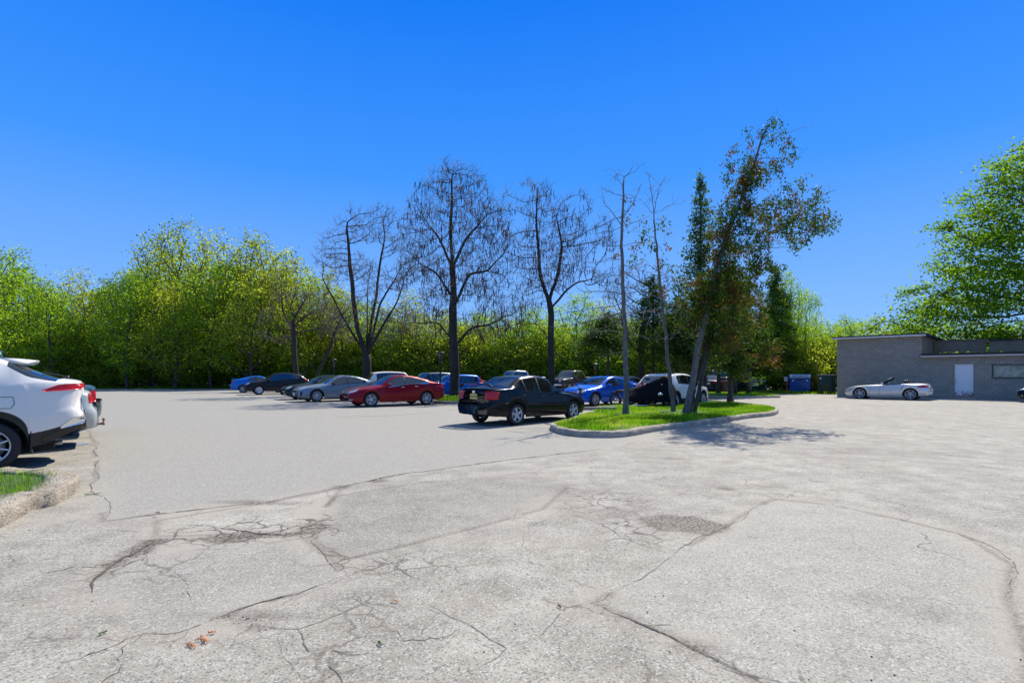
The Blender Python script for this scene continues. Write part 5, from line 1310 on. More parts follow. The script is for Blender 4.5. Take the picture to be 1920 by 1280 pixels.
o, *_ = build_car('grey_sedan', 'grey-blue sedan with a wide dark grille, parked left of the red sedan', 'car', S, P_('grey_paint', (.2, .24, .265), .5, .28))
park(o, S, G(594.5, 753.5), 'F', 1, U); plate(o, S, True, .42, 'CXTM 381', white_pl, blue_ink, size=.075, xo=.03)
# dark green sedan behind it
S = sedan(4.6, 1.78, 1.46, .93, 2.7, .32, hood=.93, cowl=1.34, rf=2.15, rr=3.2, deck=4.1, dz=1.07, nz=.66, wheel='double5')
lights(S, ([(34, .74), (50, .78), (60, .82)], [(33, .62), (50, .64), (58, .72)]), ([(35, .95), (70, .98)], [(35, .78), (70, .82)]), ([(0, .68), (26, .68)], [(0, .52), (22, .52)]))
o, *_ = build_car('dark_sedan', 'dark green-black sedan mostly hidden behind the grey sedan', 'car', S, P_('darkgreen_paint', (.012, .022, .022), .3, .3))
park(o, S, (-12.3, 31.4), 'F', 1, U)
# suv-like
def wagon(L, W, H, fo, wb, Rw, hood=1.02, cowl=1.25, rf=2.0, rr=3.9, tail=4.45, dz=1.1, nz=.74, belt=(.98, 1.08), sill=.25, **k):
    S = dict(L=L, W=W, H=H, fo=fo, wb=wb, Rw=Rw, archz=1.02)
    S['top'] = [(0, nz), (.05, nz+.1), (.15, nz+.16), (.5, hood-.05), (.95, hood), (cowl, hood+.05), (rf, H-.05), ((rf+rr)/2, H), (rr, H-.06), (rr+.14, H-.12), (tail, dz), (L-.08, dz-.06), (L, dz-.2)]
    S['belt'] = [(0, nz-.1), (.15, nz), (.5, belt[0]-.14), (1.1, belt[0]-.04), (cowl+.3, belt[0]), (rr, belt[1]), (tail, dz-.05), (L-.06, dz-.12), (L, dz-.26)]
    S['sill'] = [(0, sill+.05), (.3, sill), (L-1, sill), (L-.3, sill+.08), (L, sill+.14)]
    S['nose'] = [(.0, .12), (.25, .06), (.4, 0), (.6, 0), (.78, .05), (.9, .14), (1.1, .2)]
    S['tail'] = [(.0, .14), (.3, .06), (.45, .0), (.7, .0), (.85, .05), (1.1, .05), (1.5, .05)]
    S['bow'] = [(cowl-.8, cowl+.1, rf+.6, .18), (rr-.4, tail, L, -.10)]
    S['wind'] = (cowl, rf); S['rear'] = (rr+.14, tail)
    B = rf+.55
    S['sideglass'] = [(cowl+.26, B-.03), (B+.04, B+.95), (B+1.02, rr+.0)]
    S['seams'] = [[(fo+Rw+.12, sill+.12), (fo+Rw+.10, .75), (cowl+.2, belt[0]-.02)], [(B, sill+.06), (B, belt[0]+.05)], [(fo+wb-Rw-.1, sill+.1), (fo+wb-Rw-.06, .7), (B+.98, belt[1]-.02)]]
    S['handles'] = [(B-.2, belt[1]-.14), (B+.8, belt[1]-.11)]; S['roofw'] = .76
    S.update(k); return S
S = wagon(4.66, 1.8, 1.66, .93, 2.69, .345, hood=1.03, cowl=1.2, rf=1.95, rr=3.75, tail=4.42, dz=1.12, nz=.74, belt=(.98, 1.16), wheel='steel', rimmat='rim', clad=1)
S['top'] = [(0, .74), (.1, .86), (.4, .97), (.9, 1.05), (1.2, 1.1), (1.95, 1.56), (2.6, 1.66), (3.3, 1.6), (3.85, 1.48), (4.42, 1.16), (4.58, 1.08), (4.66, .9)]; S['sideglass'] = [(1.5, 2.45), (2.52, 3.35), (3.4, 3.72)]
lights(S, ([(28, .86), (44, .88), (58, .93)], [(28, .74), (44, .74), (56, .78)]), ([(50, 1.12), (66, 1.14), (78, 1.1)], [(50, .9), (66, .94), (78, 1.04)]), ([(0, .78), (24, .78)], [(0, .64), (20, .64)]))
o, *_ = build_car('black_hatchback', 'black hatchback with silver wheels beside the light blue coupe in the far row', 'car', S, P_('black_paint2', (.012, .012, .014), .1, .3))
park(o, S, G(485.6, 740), 'F', 1, (-.86, -.5))
S = sedan(4.5, 1.8, 1.42, .92, 2.65, .32, hood=.9, cowl=1.4, rf=2.15, rr=3.0, deck=4.1, dz=1.12, nz=.62, belt=(.88, 1.04), wheel='multi')
lights(S, ([(34, .74), (60, .8)], [(33, .62), (58, .7)]), ([(22, 1.03), (45, 1.03), (64, .98)], [(22, .90), (45, .88), (62, .9)]))
o, *_ = build_car('blue_coupe', 'light blue coupe seen from behind at the left end of the far row', 'car', S, P_('blue_paint', (.008, .13, .48), .3, .28))
park(o, S, (-22.0, 43.6), 'R', -1, (.93, .37))
MB().box((-2.12, 0, 1.16), (.2, 1.2, .025), 0, None, .008).build('spoiler', M['blue_paint'], o)
# back row
S = wagon(4.8, 1.9, 1.70, .93, 2.78, .36, wheel='double5'); S['roofmat'] = None
lights(S, ([(28, .9), (58, .93)], [(28, .76), (56, .78)]), ([(40, 1.12), (72, 1.12)], [(40, .9), (72, .92)]))
o, *_ = build_car('white_wagon', 'white wagon with a dark rear window, only its roof showing over the red sedan', 'car', S, P_('white_paint', (.66, .62, .55), .0, .3), glassm='glassd')
park(o, S, (-8.6, 34.6), 'R', -1, (.9, .43))
S = wagon(4.6, 1.85, 1.68, .93, 2.7, .35, wheel='double5')
lights(S, ([(28, .9), (58, .93)], [(28, .76), (56, .78)]), ([(40, 1.12), (72, 1.12)], [(40, .9), (72, .92)]))
o, *_ = build_car('grey_crossover', 'dark grey crossover roof between the white wagon and the thick bare trunk', 'car', S, P_('slate_paint', (.05, .065, .08), .5, .3))
park(o, S, (-6.9, 38.8), 'F', 1, (-.8, -.6))
S = wagon(4.48, 1.77, 1.5, .93, 2.7, .32, hood=.93, cowl=1.2, rf=2.0, rr=3.85, tail=4.35, dz=1.02, nz=.66, belt=(.86, .98), sill=.2, wheel='double5')
lights(S, ([(30, .78), (48, .82), (62, .88)], [(28, .66), (44, .67), (58, .74)]), ([(56, 1.3), (70, 1.32)], [(50, .9), (76, .92)]), ([(0, .66), (24, .66)], [(0, .56), (20, .56)]))
o, *_ = build_car('blue_hatchback', 'bright blue wagon-backed hatchback behind the thick bare trunk', 'car', S, P_('blue_paint2', (.005, .12, .50), .3, .28))
park(o, S, (-4.75, 34.6), 'F', 1, (-.85, -.53))
S = sedan(4.6, 1.8, 1.46, .93, 2.7, .32)
lights(S, ([(34, .74), (60, .8)], [(33, .62), (58, .7)]), ([(35, .98), (70, 1.0)], [(35, .8), (70, .84)]))
o, *_ = build_car('dark_sedan', 'navy sedan whose tail shows between the blue hatchback and the black sedan', 'car', S, P_('navy_paint', (.01, .015, .035), .3, .3), glassm='glassd')
park(o, S, (-5.2, 43.0), 'F', 1, (-.85, -.5))
def pickup(**k):
    S = dict(L=5.8, W=2.02, H=1.92, fo=1.0, wb=3.57, Rw=.41, archz=1.0, roofw=.74, tw=.26, wheel='double5')
    S['top'] = [(0, .98), (.05, 1.08), (.15, 1.13), (.9, 1.22), (1.3, 1.25), (1.38, 1.27), (1.95, 1.82), (2.3, 1.92), (3.2, 1.9), (3.55, 1.82), (3.72, 1.42), (3.82, 1.33), (5.7, 1.33), (5.8, 1.30)]
    S['belt'] = [(0, .9), (.2, 1.0), (1.3, 1.14), (3.6, 1.18), (3.85, 1.2), (5.8, 1.2)]
    S['sill'] = [(0, .5), (.3, .42), (5.4, .42), (5.8, .55)]; S['nose'] = [(.3, .1), (.55, .0), (.9, .03), (1.2, .08)]; S['tail'] = [(.3, .1), (.6, .0), (1.3, .02)]
    S['bow'] = [(.6, 1.45, 2.3, .12)]; S['wind'] = (1.36, 2.0); S['rear'] = (3.55, 3.72); S['sideglass'] = [(1.62, 2.5), (2.58, 3.42)]; S['cabin_end'] = 3.4
    S['plan'] = [(0, .82), (.06, .9), (.3, .97), (1, 1), (5.4, 1), (5.7, .98), (5.8, .94)]; S['handles'] = [(2.3, 1.0), (3.25, 1.0)]
    S['seams'] = [[(1.62, .55), (1.62, 1.1)], [(2.54, .5), (2.54, 1.15)], [(3.5, .5), (3.5, 1.15)]]
    S['patches'] = [('headlight', 'F', [(34, 1.02), (46, 1.02)], [(34, .84), (45, .84)], 'clear', .01, True), ('grille', 'F', [(0, 1.02), (30, 1.02)], [(0, .72), (26, .74)], 'blackm', .01, True), ('bumper', 'F', [(0, .66), (46, .66)], [(0, .5), (46, .52)], 'chrome', .04, True), ('taillight', 'R', [(40, 1.25), (52, 1.25)], [(40, .9), (52, .9)], 'red', .006, True)]
    S.update(k); return S
S = pickup(); o, *_ = build_car('pickup_truck', 'dark grey-bronze pickup truck facing us behind the blue sedan', 'pickup', S, P_('bronze_paint', (.075, .07, .072), .5, .3))
park(o, S, G(1068, 733.5), 'F', 1, (-.66, -.75))
S = pickup(H=1.9); o, *_ = build_car('pickup_truck', 'silver-grey pickup cab showing over the black sedan roof', 'pickup', S, P_('silver_paint', (.25, .27, .29), .6, .3))
park(o, S, (-.4, 50.0), 'F', 1, (-.8, -.6))
# blue sedan
S = sedan(4.63, 1.8, 1.40, .86, 2.7, .325, hood=.93, cowl=1.28, rf=2.12, rr=3.0, deck=4.2, dz=1.06, nz=.64, belt=(.86, .98), wheel='double5', rimmat='rim', mirpaint=1)
S['sideglass'] = [(1.56, 2.5), (2.57, 3.55)]
lights(S, ([(32, .72), (48, .74), (62, .79)], [(32, .62), (48, .63), (60, .70)]), ([(40, .98), (60, 1.04), (72, 1.0)], [(40, .86), (60, .78), (72, .8)]), ([(0, .68), (28, .68)], [(0, .6), (28, .62)]), [('lower_grille', 'F', [(0, .4), (34, .4)], [(0, .27), (30, .27)], 'blackm', .006, True)])
o, *_ = build_car('blue_sedan', 'vivid blue sedan facing left behind the black bollard and the dead conifer', 'car', S, P_('blue_paint3', (.004, .09, .50), .35, .25))
park(o, S, G(1117, 762), 'F', 1, (-.76, -.65))
S = sedan(4.5, 1.76, 1.38, .9, 2.65, .31)
lights(S, ([(34, .74), (60, .8)], [(33, .62), (58, .7)]), ([(35, .98), (70, 1.0)], [(35, .8), (70, .84)]))
o, *_ = build_car('white_sedan', 'pale sedan half hidden behind the tail of the blue sedan', 'car', S, P_('pale_paint', (.5, .5, .5), .1, .3)); park(o, S, (6.3, 31.6), 'F', 1, (-.7, -.7))
# white crossover
S = wagon(4.13, 1.79, 1.53, .84, 2.53, .335, hood=.98, cowl=1.1, rf=1.75, rr=3.35, tail=3.95, dz=1.08, nz=.76, belt=(.95, 1.07), wheel='steel', clad=1, sill=.24)
S['sideglass'] = [(1.35, 2.2), (2.27, 2.95), (3.0, 3.2)]; S['bow'][1] = (2.9, 3.9, 4.13, -.12)
lights(S, ([(30, .9), (55, .95)], [(30, .8), (53, .82)]), ([(30, 1.1), (50, 1.1), (68, 1.06)], [(32, .88), (50, .86), (66, .9)]), None, [('bumper', 'R', [(0, .5), (60, .5)], [(0, .34), (58, .34)], 'blackm', .008, True)])
o, *_ = build_car('white_crossover', 'small white crossover with a bulging front wing, its rear behind the covered motorcycle', 'car', S, P_('white_paint3', (.74, .70, .62), .0, .28)); park(o, S, G(1319, 761), 'F', -1, (.72, .70)); plate(o, S, False, .72, 'BKCV 267', white_pl, blue_ink, size=.07)
# far right-middle dark cars
S = sedan(4.6, 1.8, 1.45, .93, 2.7, .32)
lights(S, ([(34, .74), (60, .8)], [(33, .62), (58, .7)]), ([(30, .98), (66, 1.0)], [(30, .82), (66, .84)]))
o, *_ = build_car('black_sedan', 'dusty black sedan seen from behind between two cedar trunks on the far median', 'car', S, P_('dusty_black', (.02, .021, .023), .1, .35, .3)); park(o, S, (16.6, 42.6), 'R', -1, (.35, .93)); plate(o, S, False, .80, 'ATHP 519', white_pl, blue_ink, size=.07)
S = pickup(H=1.78); o, *_ = build_car('pickup_truck', 'black pickup parked beyond the cedars left of the green waste bin', 'pickup', S, P_('black_paint3', (.012, .012, .013), .1, .3), glassm='glassd'); park(o, S, (18.4, 43.6), 'R', -1, (-.2, .97))
# silver roadster by the building
S = sedan(4.24, 1.79, 1.02, .86, 2.5, .335, hood=.83, cowl=1.85, rf=2.0, rr=3.0, deck=3.3, dz=.93, nz=.58, belt=(.80, .86), wheel='double5', sill=.17, rimr=.78, rimmat='rim', roofw=.8)
S['H'] = 1.29; S['top'] = [(0, .52), (.08, .64), (.3, .73), (.8, .81), (1.4, .86), (1.85, .91), (2.2, .93), (2.8, .93), (3.2, .95), (3.7, .96), (4.1, .93), (4.2, .86), (4.24, .76)]
S['belt'] = [(0, .46), (.2, .62), (.6, .74), (1.4, .80), (2.0, .83), (2.6, .85), (3.2, .90), (3.8, .86), (4.24, .66)]; S['sideglass'] = []; S['wind'] = (-5, -4); S['rear'] = (-5, -4); S['open'] = [(1.95, 3.02)]; S['cabin_end'] = 2.9
S['seams'] = [[(1.35, .3), (1.38, .6), (1.5, .78)], [(1.85, .24), (1.87, .55), (1.83, .80)], [(1.85, .24), (2.7, .26)], [(2.72, .26), (2.9, .5), (3.0, .84)]]; S['handles'] = [(2.75, .71)]; S['mirror'] = 2.05
lights(S, ([(34, .62), (50, .66), (62, .70)], [(33, .54), (48, .55), (60, .62)]), ([(44, .86), (62, .86), (78, .80)], [(44, .74), (62, .72), (76, .74)]), ([(2, .56), (20, .56)], [(2, .44), (18, .44)]))
o, patch, sy, bv = None, None, None, None
S['wind'] = (1.85, 1.9); Wsave = S['wind']
o, patch, sy, bv = build_car('silver_roadster', 'silver open-top roadster parked alongside the grey shingled wall', 'car', S, P_('silver_paint2', (.62, .62, .60), .7, .3), inner='int')
L_ = S['L']; fr = MB()
A_ = [(L_/2-1.80, .72, .86), (L_/2-2.12, .66, 1.08), (L_/2-2.38, .56, 1.25), (L_/2-2.36, .3, 1.28), (L_/2-2.35, 0, 1.285)]
A2 = A_+[(x, -y, z) for x, y, z in A_[-2::-1]]
fr.tube(A2, .028, 6); fr.build('windshield_frame', M['black'], o, True)
gl = MB(); bot = [(L_/2-1.80+.22*(1-(y/.72)**2), y, .90) for y in np.linspace(.70, -.70, 9)]; top_ = [(L_/2-2.36, y, 1.26) for y in np.linspace(.54, -.54, 9)]
gl.add(bot+top_, [(i, i+1, 10+i, 9+i) for i in range(8)]); gl.build('windshield', M['glass'], o, True)
for yy in (-.36, .36):
    MB().tube([(L_/2-3.08, yy-.2, .92), (L_/2-3.06, yy-.17, 1.1), (L_/2-3.06, yy, 1.15), (L_/2-3.06, yy+.17, 1.1), (L_/2-3.08, yy+.2, .92)], .025, 7).build('roll_hoop', M['black'], o, True)
MB().add([(L_/2-3.07, -.15, .95), (L_/2-3.07, .15, .95), (L_/2-3.07, .14, 1.1), (L_/2-3.07, -.14, 1.1)], [(0, 1, 2, 3)]).build('wind_deflector', M['glass'], o)
fdir = (-bu[0], -bu[1]); park(o, S, G(1612, 747.5), 'F', 1, fdir)
# dark car at right edge
S = sedan(4.6, 1.8, 1.2, .93, 2.7, .32, hood=.86, cowl=1.34, rf=2.15, rr=3.2, deck=4.1, dz=.98, nz=.62, belt=(.8, .9))
lights(S, ([(34, .72), (60, .78)], [(33, .62), (58, .66)]), None)
S['patches'] += [('fog_light', 'F', [(52, .38), (57, .38)], [(52, .33), (57, .33)], 'clear', .006, True)]
o, *_ = build_car('black_car', 'nose of a black car entering the picture at the right edge by the building', 'car', S, P_('black_paint4', (.008, .008, .01), .1, .3)); cN = np.array([26.9, 28.4]); 
hd = np.array(fdir); c_ = cN-hd*2.3-np.array([-hd[1], hd[0]])*.7; o.location = (c_[0], c_[1], 0); o.rotation_euler = (0, 0, math.atan2(hd[1], hd[0]))
# big white crossover at the left edge
HD = np.array([-.78, -.62]); HD /= np.hypot(*HD)
S = wagon(4.74, 1.86, 1.68, .92, 2.69, .365, hood=1.1, cowl=1.2, rf=1.95, rr=3.6, tail=4.5, dz=1.28, nz=.8, belt=(1.04, 1.22), wheel='multi', clad=1, sill=.27, gap=.075)
S['H'] = 1.745; S['top'] = [(0, .78), (.1, .92), (.5, 1.06), (1.2, 1.14), (1.95, 1.64), (2.5, 1.74), (3.2, 1.735), (3.7, 1.69), (3.8, 1.66), (3.95, 1.58), (4.45, 1.375), (4.55, 1.36), (4.66, 1.335), (4.71, 1.28), (4.74, 1.15)]
S['belt'] = [(0, .7), (.5, .9), (1.2, 1.0), (2, 1.04), (3.3, 1.15), (3.9, 1.26), (4.3, 1.30), (4.6, 1.28), (4.74, 1.1)]
S['sill'] = [(0, .32), (.3, .28), (3.6, .28), (4.1, .33), (4.35, .40), (4.6, .52), (4.74, .58)]
S['tail'] = [(.0, .3), (.3, .22), (.5, .06), (.62, .0), (.8, .02), (.95, .09), (1.15, .03), (1.28, .0), (1.5, .0)]
S['plan'] = [(0, .66), (.05, .78), (.16, .87), (.4, .945), (.9, .99), (1.5, 1), (3.6, 1), (4.0, .975), (4.3, .93), (4.5, .875), (4.62, .82), (4.70, .74), (4.74, .64)]
S['wrap'] = 1; S['rear'] = (3.83, 4.45); S['sideglass'] = [(1.5, 2.45), (2.52, 3.35), (3.4, 3.72)]; S['crease'] = .5; S['roofw'] = .74; S['bow'][1] = (3.6, 4.3, 4.74, -.16)
S['seams'] += [[(3.62, 1.1), (3.62, .93), (3.86, .93), (3.9, 1.0), (3.88, 1.1), (3.62, 1.1)]]
S['patches'] = [('taillight', 'R', [(0, 1.29), (40, 1.30), (62, 1.285), (75.5, 1.195)], [(0, 1.225), (40, 1.21), (62, 1.185), (75, 1.175)], 'red', .012, True), ('bumper_trim', 'R', [(40, .78), (52, .76), (62, .62)], [(40, .66), (52, .62), (62, .58)], 'chrome', .010, True),
                ('lower_bumper', 'R', [(0, .68), (40, .655), (62, .57), (76, .47)], [(0, .5), (40, .48), (62, .41), (76, .38)], 'black', .009, True), ('reflector', 'R', [(20, .78), (34, .76)], [(20, .74), (34, .73)], 'red', .009, True)]
venza = P_('pearl_white', (.74, .70, .63), .0, .25, .05)
o, patch, sy, bv = build_car('white_suv', 'white SUV filling the left edge, rear end towards us with a thin red tail light', 'car', S, venza)
park(o, S, G(-23, 885), 'R', 1, HD)
L_ = S['L']; sp_ = MB(); Vv = []
for y_ in np.linspace(-.62, .62, 13):
    k = (abs(y_)/.62)**3; 
    for (a, z_) in ((3.62+.02*k, 1.71-.02*k), (3.9, 1.695-.03*k), (4.13-.10*k, 1.67-.05*k), (4.12-.10*k, 1.645-.05*k), (3.85, 1.635-.03*k), (3.7, 1.66-.02*k)): Vv.append((L_/2-a, y_, z_))
sp_.add(Vv, [(i*6+j, (i+1)*6+j, (i+1)*6+(j+1) % 6, i*6+(j+1) % 6) for i in range(12) for j in range(6)]+[tuple(range(6)), tuple(range(77, 71, -1))]); sp_.build('spoiler', venza, o, True)
MB().tube([(L_/2-4.45, -.1, 1.40), (L_/2-4.40, .05, 1.425), (L_/2-4.2, .35, 1.47)], .014, 5).box((L_/2-4.47, -.08, 1.395), (.09, .09, .05), 0, None, .015).build('wiper', M['black'], o)
MB().box((L_/2-(S['fo']+S['wb']+.47), .76, .40), (.025, .24, .36), 0, None, .008).build('mud_flap', M['black'], o)
MB().tube([(L_/2-4.2, .5, .33), (L_/2-4.42, .5, .34), (L_/2-4.44, .5, .34)], .035, 12).build('exhaust_pipe', M['steel'], o, True)
MB().box((L_/2-4.1, .2, .36), (.5, .5, .12), 0, None, .04).build('exhaust_muffler', M['black'], o)
# its neighbours
S2 = sedan(4.75, 1.82, 1.42, .92, 2.75, .33, dz=1.13, belt=(.88, 1.02), sill=.26, deck=4.3)
S2['tail'] = [(.0, .3), (.35, .06), (.5, .0), (.72, .02), (.85, .10), (1.2, .1), (1.5, .05)]
S2['patches'] = [('taillight', 'R', [(30, 1.07), (52, 1.07)], [(32, .88), (52, .88)], 'red', .008, True), ('chrome_strip', 'R', [(0, .99), (28, .99)], [(0, .94), (28, .94)], 'chrome', .008, True)]
rc = np.array([-6.64, 8.38]); pr = np.array([-.62, .78])
def rear_at(o, S, corner, hd):
    hd = np.array(hd)/np.hypot(*hd); lf = np.array([-hd[1], hd[0]]); c = np.array(corner)+hd*S['L']/2-lf*(S['W']/2); o.location = (c[0], c[1], 0); o.rotation_euler = (0, 0, math.atan2(hd[1], hd[0]))
o2, *_ = build_car('silver_car', 'silver car with a tow ball, squeezed between the white SUV and the teal pickup', 'car', S2, P_('silver_paint3', (.42, .45, .42), .4, .3)); rear_at(o2, S2, rc+pr*2.5+np.array([.12, .09]), HD)
S3 = pickup(L=5.4, wb=3.2, H=2.06, wheel='multi'); S3['top'] = [(0, .98), (.05, 1.08), (.15, 1.13), (.9, 1.22), (1.3, 1.25), (1.38, 1.27), (1.95, 1.95), (2.3, 2.06), (3.45, 2.04), (3.78, 1.96), (3.88, 1.5), (3.95, 1.2), (5.3, 1.2), (5.4, 1.16)]; S3['rear'] = (3.78, 3.9)
S3['belt'] = [(0, .9), (.2, 1.0), (1.3, 1.1), (3.8, 1.1), (5.4, 1.08)]; S3['plan'] = [(0, .82), (.06, .9), (.3, .97), (1, 1), (5.1, 1), (5.3, .98), (5.4, .94)]; S3['sideglass'] = [(1.62, 2.5), (2.58, 3.5)]; S3['seams'] = []; S3['handles'] = []
S3['patches'] = [('taillight', 'R', [(44, 1.12), (56, 1.12)], [(44, .82), (56, .82)], 'red', .01, True), ('bumper', 'R', [(0, .84), (30, .84), (56, .83)], [(0, .5), (30, .48), (52, .45)], P_('teal_bumper', (.03, .055, .06), .2, .35), .13, True)]
o3, *_ = build_car('teal_pickup', 'dark teal pickup with a thick rear bumper, parked beyond the silver car at the left', 'pickup', S3, P_('teal_paint', (.03, .075, .075), .4, .3)); rear_at(o3, S3, rc+pr*4.9+np.array([.10, .08]), HD)
tb = MB(); tb.tube([(-2.2, .1, .42), (-2.40, .1, .42), (-2.48, .1, .44)], .022, 8).lathe([(.03, 0), (.018, .02), (.014, .045), (.026, .06), (.03, .08), (.022, .1), (.001, .105)], 14, c=(-2.46, .1, .44)).lathe([(.001, -.05), (.03, -.045), (.03, -.015), (.001, -.01)], 12, c=(-2.46, .1, .44))
tbo = tb.build('tow_ball', plain('rusty_steel', (.2, .13, .08), .5, .7), o2, True)
# ------------------------------------------------------------------ motorcycles
def bike(name, label, c, hd, cover):
    o = empty(name, (c[0], c[1], 0), math.atan2(hd[1], hd[0])); tag(o, label, 'motorcycle')
    for x in (.72, -.72):
        h = MB().lathe([(.001, .05), (.06, .05), (.07, .0), (.06, -.05), (.001, -.05)], 12, axis='y').build('wheel', M['steel'], o, True); h.location = (x, 0, .31)
        t_ = MB().lathe([(.22, -.05), (.26, -.065), (.30, -.05), (.315, 0), (.30, .05), (.26, .065), (.22, .05), (.215, 0)], 26, axis='y').build('tyre', M['tyre'], h, True)
        rb = MB().lathe([(.20, -.03), (.225, -.04), (.225, .04), (.20, .03)], 24, axis='y')
        for k in range(6): rb.tube([(0, 0, 0), (.21*math.cos(k*PI/3), 0, .21*math.sin(k*PI/3))], .012, 5)
        rb.build('rim', M['rimd'], h, True)
    MB().tube([(.72, .1, .31), (.5, .1, .95)], .025, 7).tube([(.72, -.1, .31), (.5, -.1, .95)], .025, 7).build('fork', M['chrome'], o, True)
    MB().box((.0, 0, .42), (.5, .34, .34), 0, None, .08).tube([(-.1, .2, .25), (-.8, .22, .3)], .045, 8).build('engine', M['steel'], o)
    MB().tube([(.38, .36, 1.06), (.46, .2, 1.04), (.5, 0, 1.0), (.46, -.2, 1.04), (.38, -.36, 1.06)], .016, 6).build('handlebar', M['chrome'], o, True)
    MB().lathe([(.001, .1), (.08, .07), (.1, 0), (.08, -.08), (.001, -.1)], 16, c=(.66, 0, .88)).build('headlight', M['clear'], o, True)
    MB().box((.12, 0, .78), (.5, .28, .22), 0, None, .09).build('fuel_tank', M['black_paint'], o, True)
    MB().box((-.38, 0, .72), (.6, .28, .12), 0, None, .05).box((-.75, 0, .66), (.4, .16, .08), 0, None, .03).build('seat', M['black'], o, True)
    if cover:
        rr_ = np.random.RandomState(5); xs_ = np.linspace(-.95, .95, 22); Vv = []
        hp = lambda x: float(np.interp(x, [-.98, -.6, -.1, .35, .55, .75, .98], [.82, .95, 1.12, 1.36, 1.46, 1.2, .8]))
        m = 17
        for x in xs_:
            H_ = hp(x); 
            for j in range(m):
                u = j/(m-1)*2-1; a = abs(u); y = .46*math.copysign(min(1, a**1.0*1.15), u)*(1.08 if a > .6 else 1); z = H_-(H_-.34)*max(0, (a-.12)/.88)**1.25
                f_ = .055*math.sin(x*15+u*6+math.sin(x*7)*2)*a+rr_.uniform(-.025, .025); Vv.append((x*(1+.03*a), y+f_, max(.3, z+f_)))
        mb = MB(); mb.add(Vv, [(i*m+j, (i+1)*m+j, (i+1)*m+j+1, i*m+j+1) for i in range(21) for j in range(m-1)]+[tuple(range(m)), tuple(range(21*m+m-1, 21*m-1, -1))])
        cv = mb.build('rain_cover', plain('black_tarp', (.004, .004, .005), .7, 0, .12, var=.4, sc=5, bump=.6), None, True); cv.location = o.location; cv.rotation_euler = o.rotation_euler
        tag(cv, 'black waterproof cover draped over the motorcycle in front of the white crossover', 'cover')
    return o
cA = G(1220, 768); bike('motorcycle', 'motorcycle hidden under a black cover, its chrome lamp and wheel peeping out', (cA[0]+.1, cA[1]+.15), (.95, -.3), True)
cB = G(1192, 765.5); bike('motorcycle', 'uncovered black motorcycle standing left of the covered one', (cB[0]-.15, cB[1]+.6), (.72, -.7), False)
hl = G(1240, 771); lam = MB(); lam.lathe([(.001, .0), (.08, .02), (.10, .06), (.08, .12), (.001, .14)], 16).box((0, -.13, .08), (.16, .03, .02))
lo = lam.build('helmet', M['chrome'], None, True); lo.location = (hl[0]+.02, hl[1]+.25, .60); tag(lo, 'silver and black helmet hanging at the front of the covered motorcycle', 'helmet')
bb = G(1200, 769)
t = plain('grey_tote', (.28, .33, .38), .5, var=.1)
o = empty('storage_box', (bb[0], bb[1], 0), .2); tag(o, 'low blue-grey storage box on the ground under the covered motorcycle', 'box'); MB().box((0, 0, .10), (.62, .34, .19), 0, None, .02).build('box_body', t, o); MB().box((0, 0, .205), (.66, .38, .03), 0, None, .01).build('lid', plain('tote_lid', (.33, .39, .44), .5), o)
bb = G(1225, 767.5); o = MB().box((0, 0, .06), (.42, .28, .12), 0, None, .03).add([(-.21, -.1, .1), (.1, -.16, .13), (.16, .12, .2), (-.15, .1, .17)], [(0, 1, 2, 3)]).build('stone_block', M['curb'], None); o.location = (bb[0], bb[1], 0); o.rotation_euler = (0, 0, .3); tag(o, 'pale concrete block lying between the storage box and the motorcycle wheel', 'block')
# ------------------------------------------------------------------ bollard, lamps, bins, signs
bp = G(1088, 773); o = empty('bollard', (bp[0], bp[1], .12)); tag(o, 'short black bollard light behind the bonnet of the black sedan', 'bollard')
MB().lathe([(.09, 0), (.09, .02), (.065, .03), (.065, .62)], 16).build('post', M['black'], o, True); MB().lathe([(.05, .62), (.05, .76)], 12).build('lens', M['glassd'], o, True)
MB().lathe([(.08, .76), (.085, .78), (.08, .83), (.001, .845)], 16).lathe([(.075, .66), (.08, .665), (.075, .67)], 16).lathe([(.075, .71), (.08, .715), (.075, .72)], 16).build('cap', M['black'], o, True)
def lamp(px, d, top_y, label):
    H = EYE+(704-top_y)/1000*d; o = empty('street_lamp', ((px-960)/1000*d, d, 0)); tag(o, label, 'street lamp', 'slim black lamps of the car park')
    MB().lathe([(.13, 0), (.13, .05), (.07, .1), (.055, 1.2), (.045, H-.75), (.08, H-.7), (.1, H-.62), (.03, H-.6)], 14).build('pole', M['black'], o, True)
    f = MB()
    for k in range(4):
        a = k*PI/2+.5; f.tube([(.05*math.cos(a), .05*math.sin(a), H-.64), (.13*math.cos(a), .13*math.sin(a), H-.45), (.16*math.cos(a), .16*math.sin(a), H-.1)], .015, 5)
    f.lathe([(.16, H-.12), (.27, H-.09), (.27, H-.06), (.12, H-.01), (.001, H)], 18).build('lantern_frame', M['black'], o, True)
    MB().lathe([(.06, H-.58), (.10, H-.45), (.13, H-.12)], 14).build('lantern_glass', M['glass'], o, True)
lamp(825.5, 32, 659, 'slim black lamp post just left of the thickest bare trunk'); lamp(626, 50, 672.5, 'slim black lamp post over the roof of the grey sedan'); lamp(1116, 46, 681, 'small black lamp post behind the dark pickup truck')
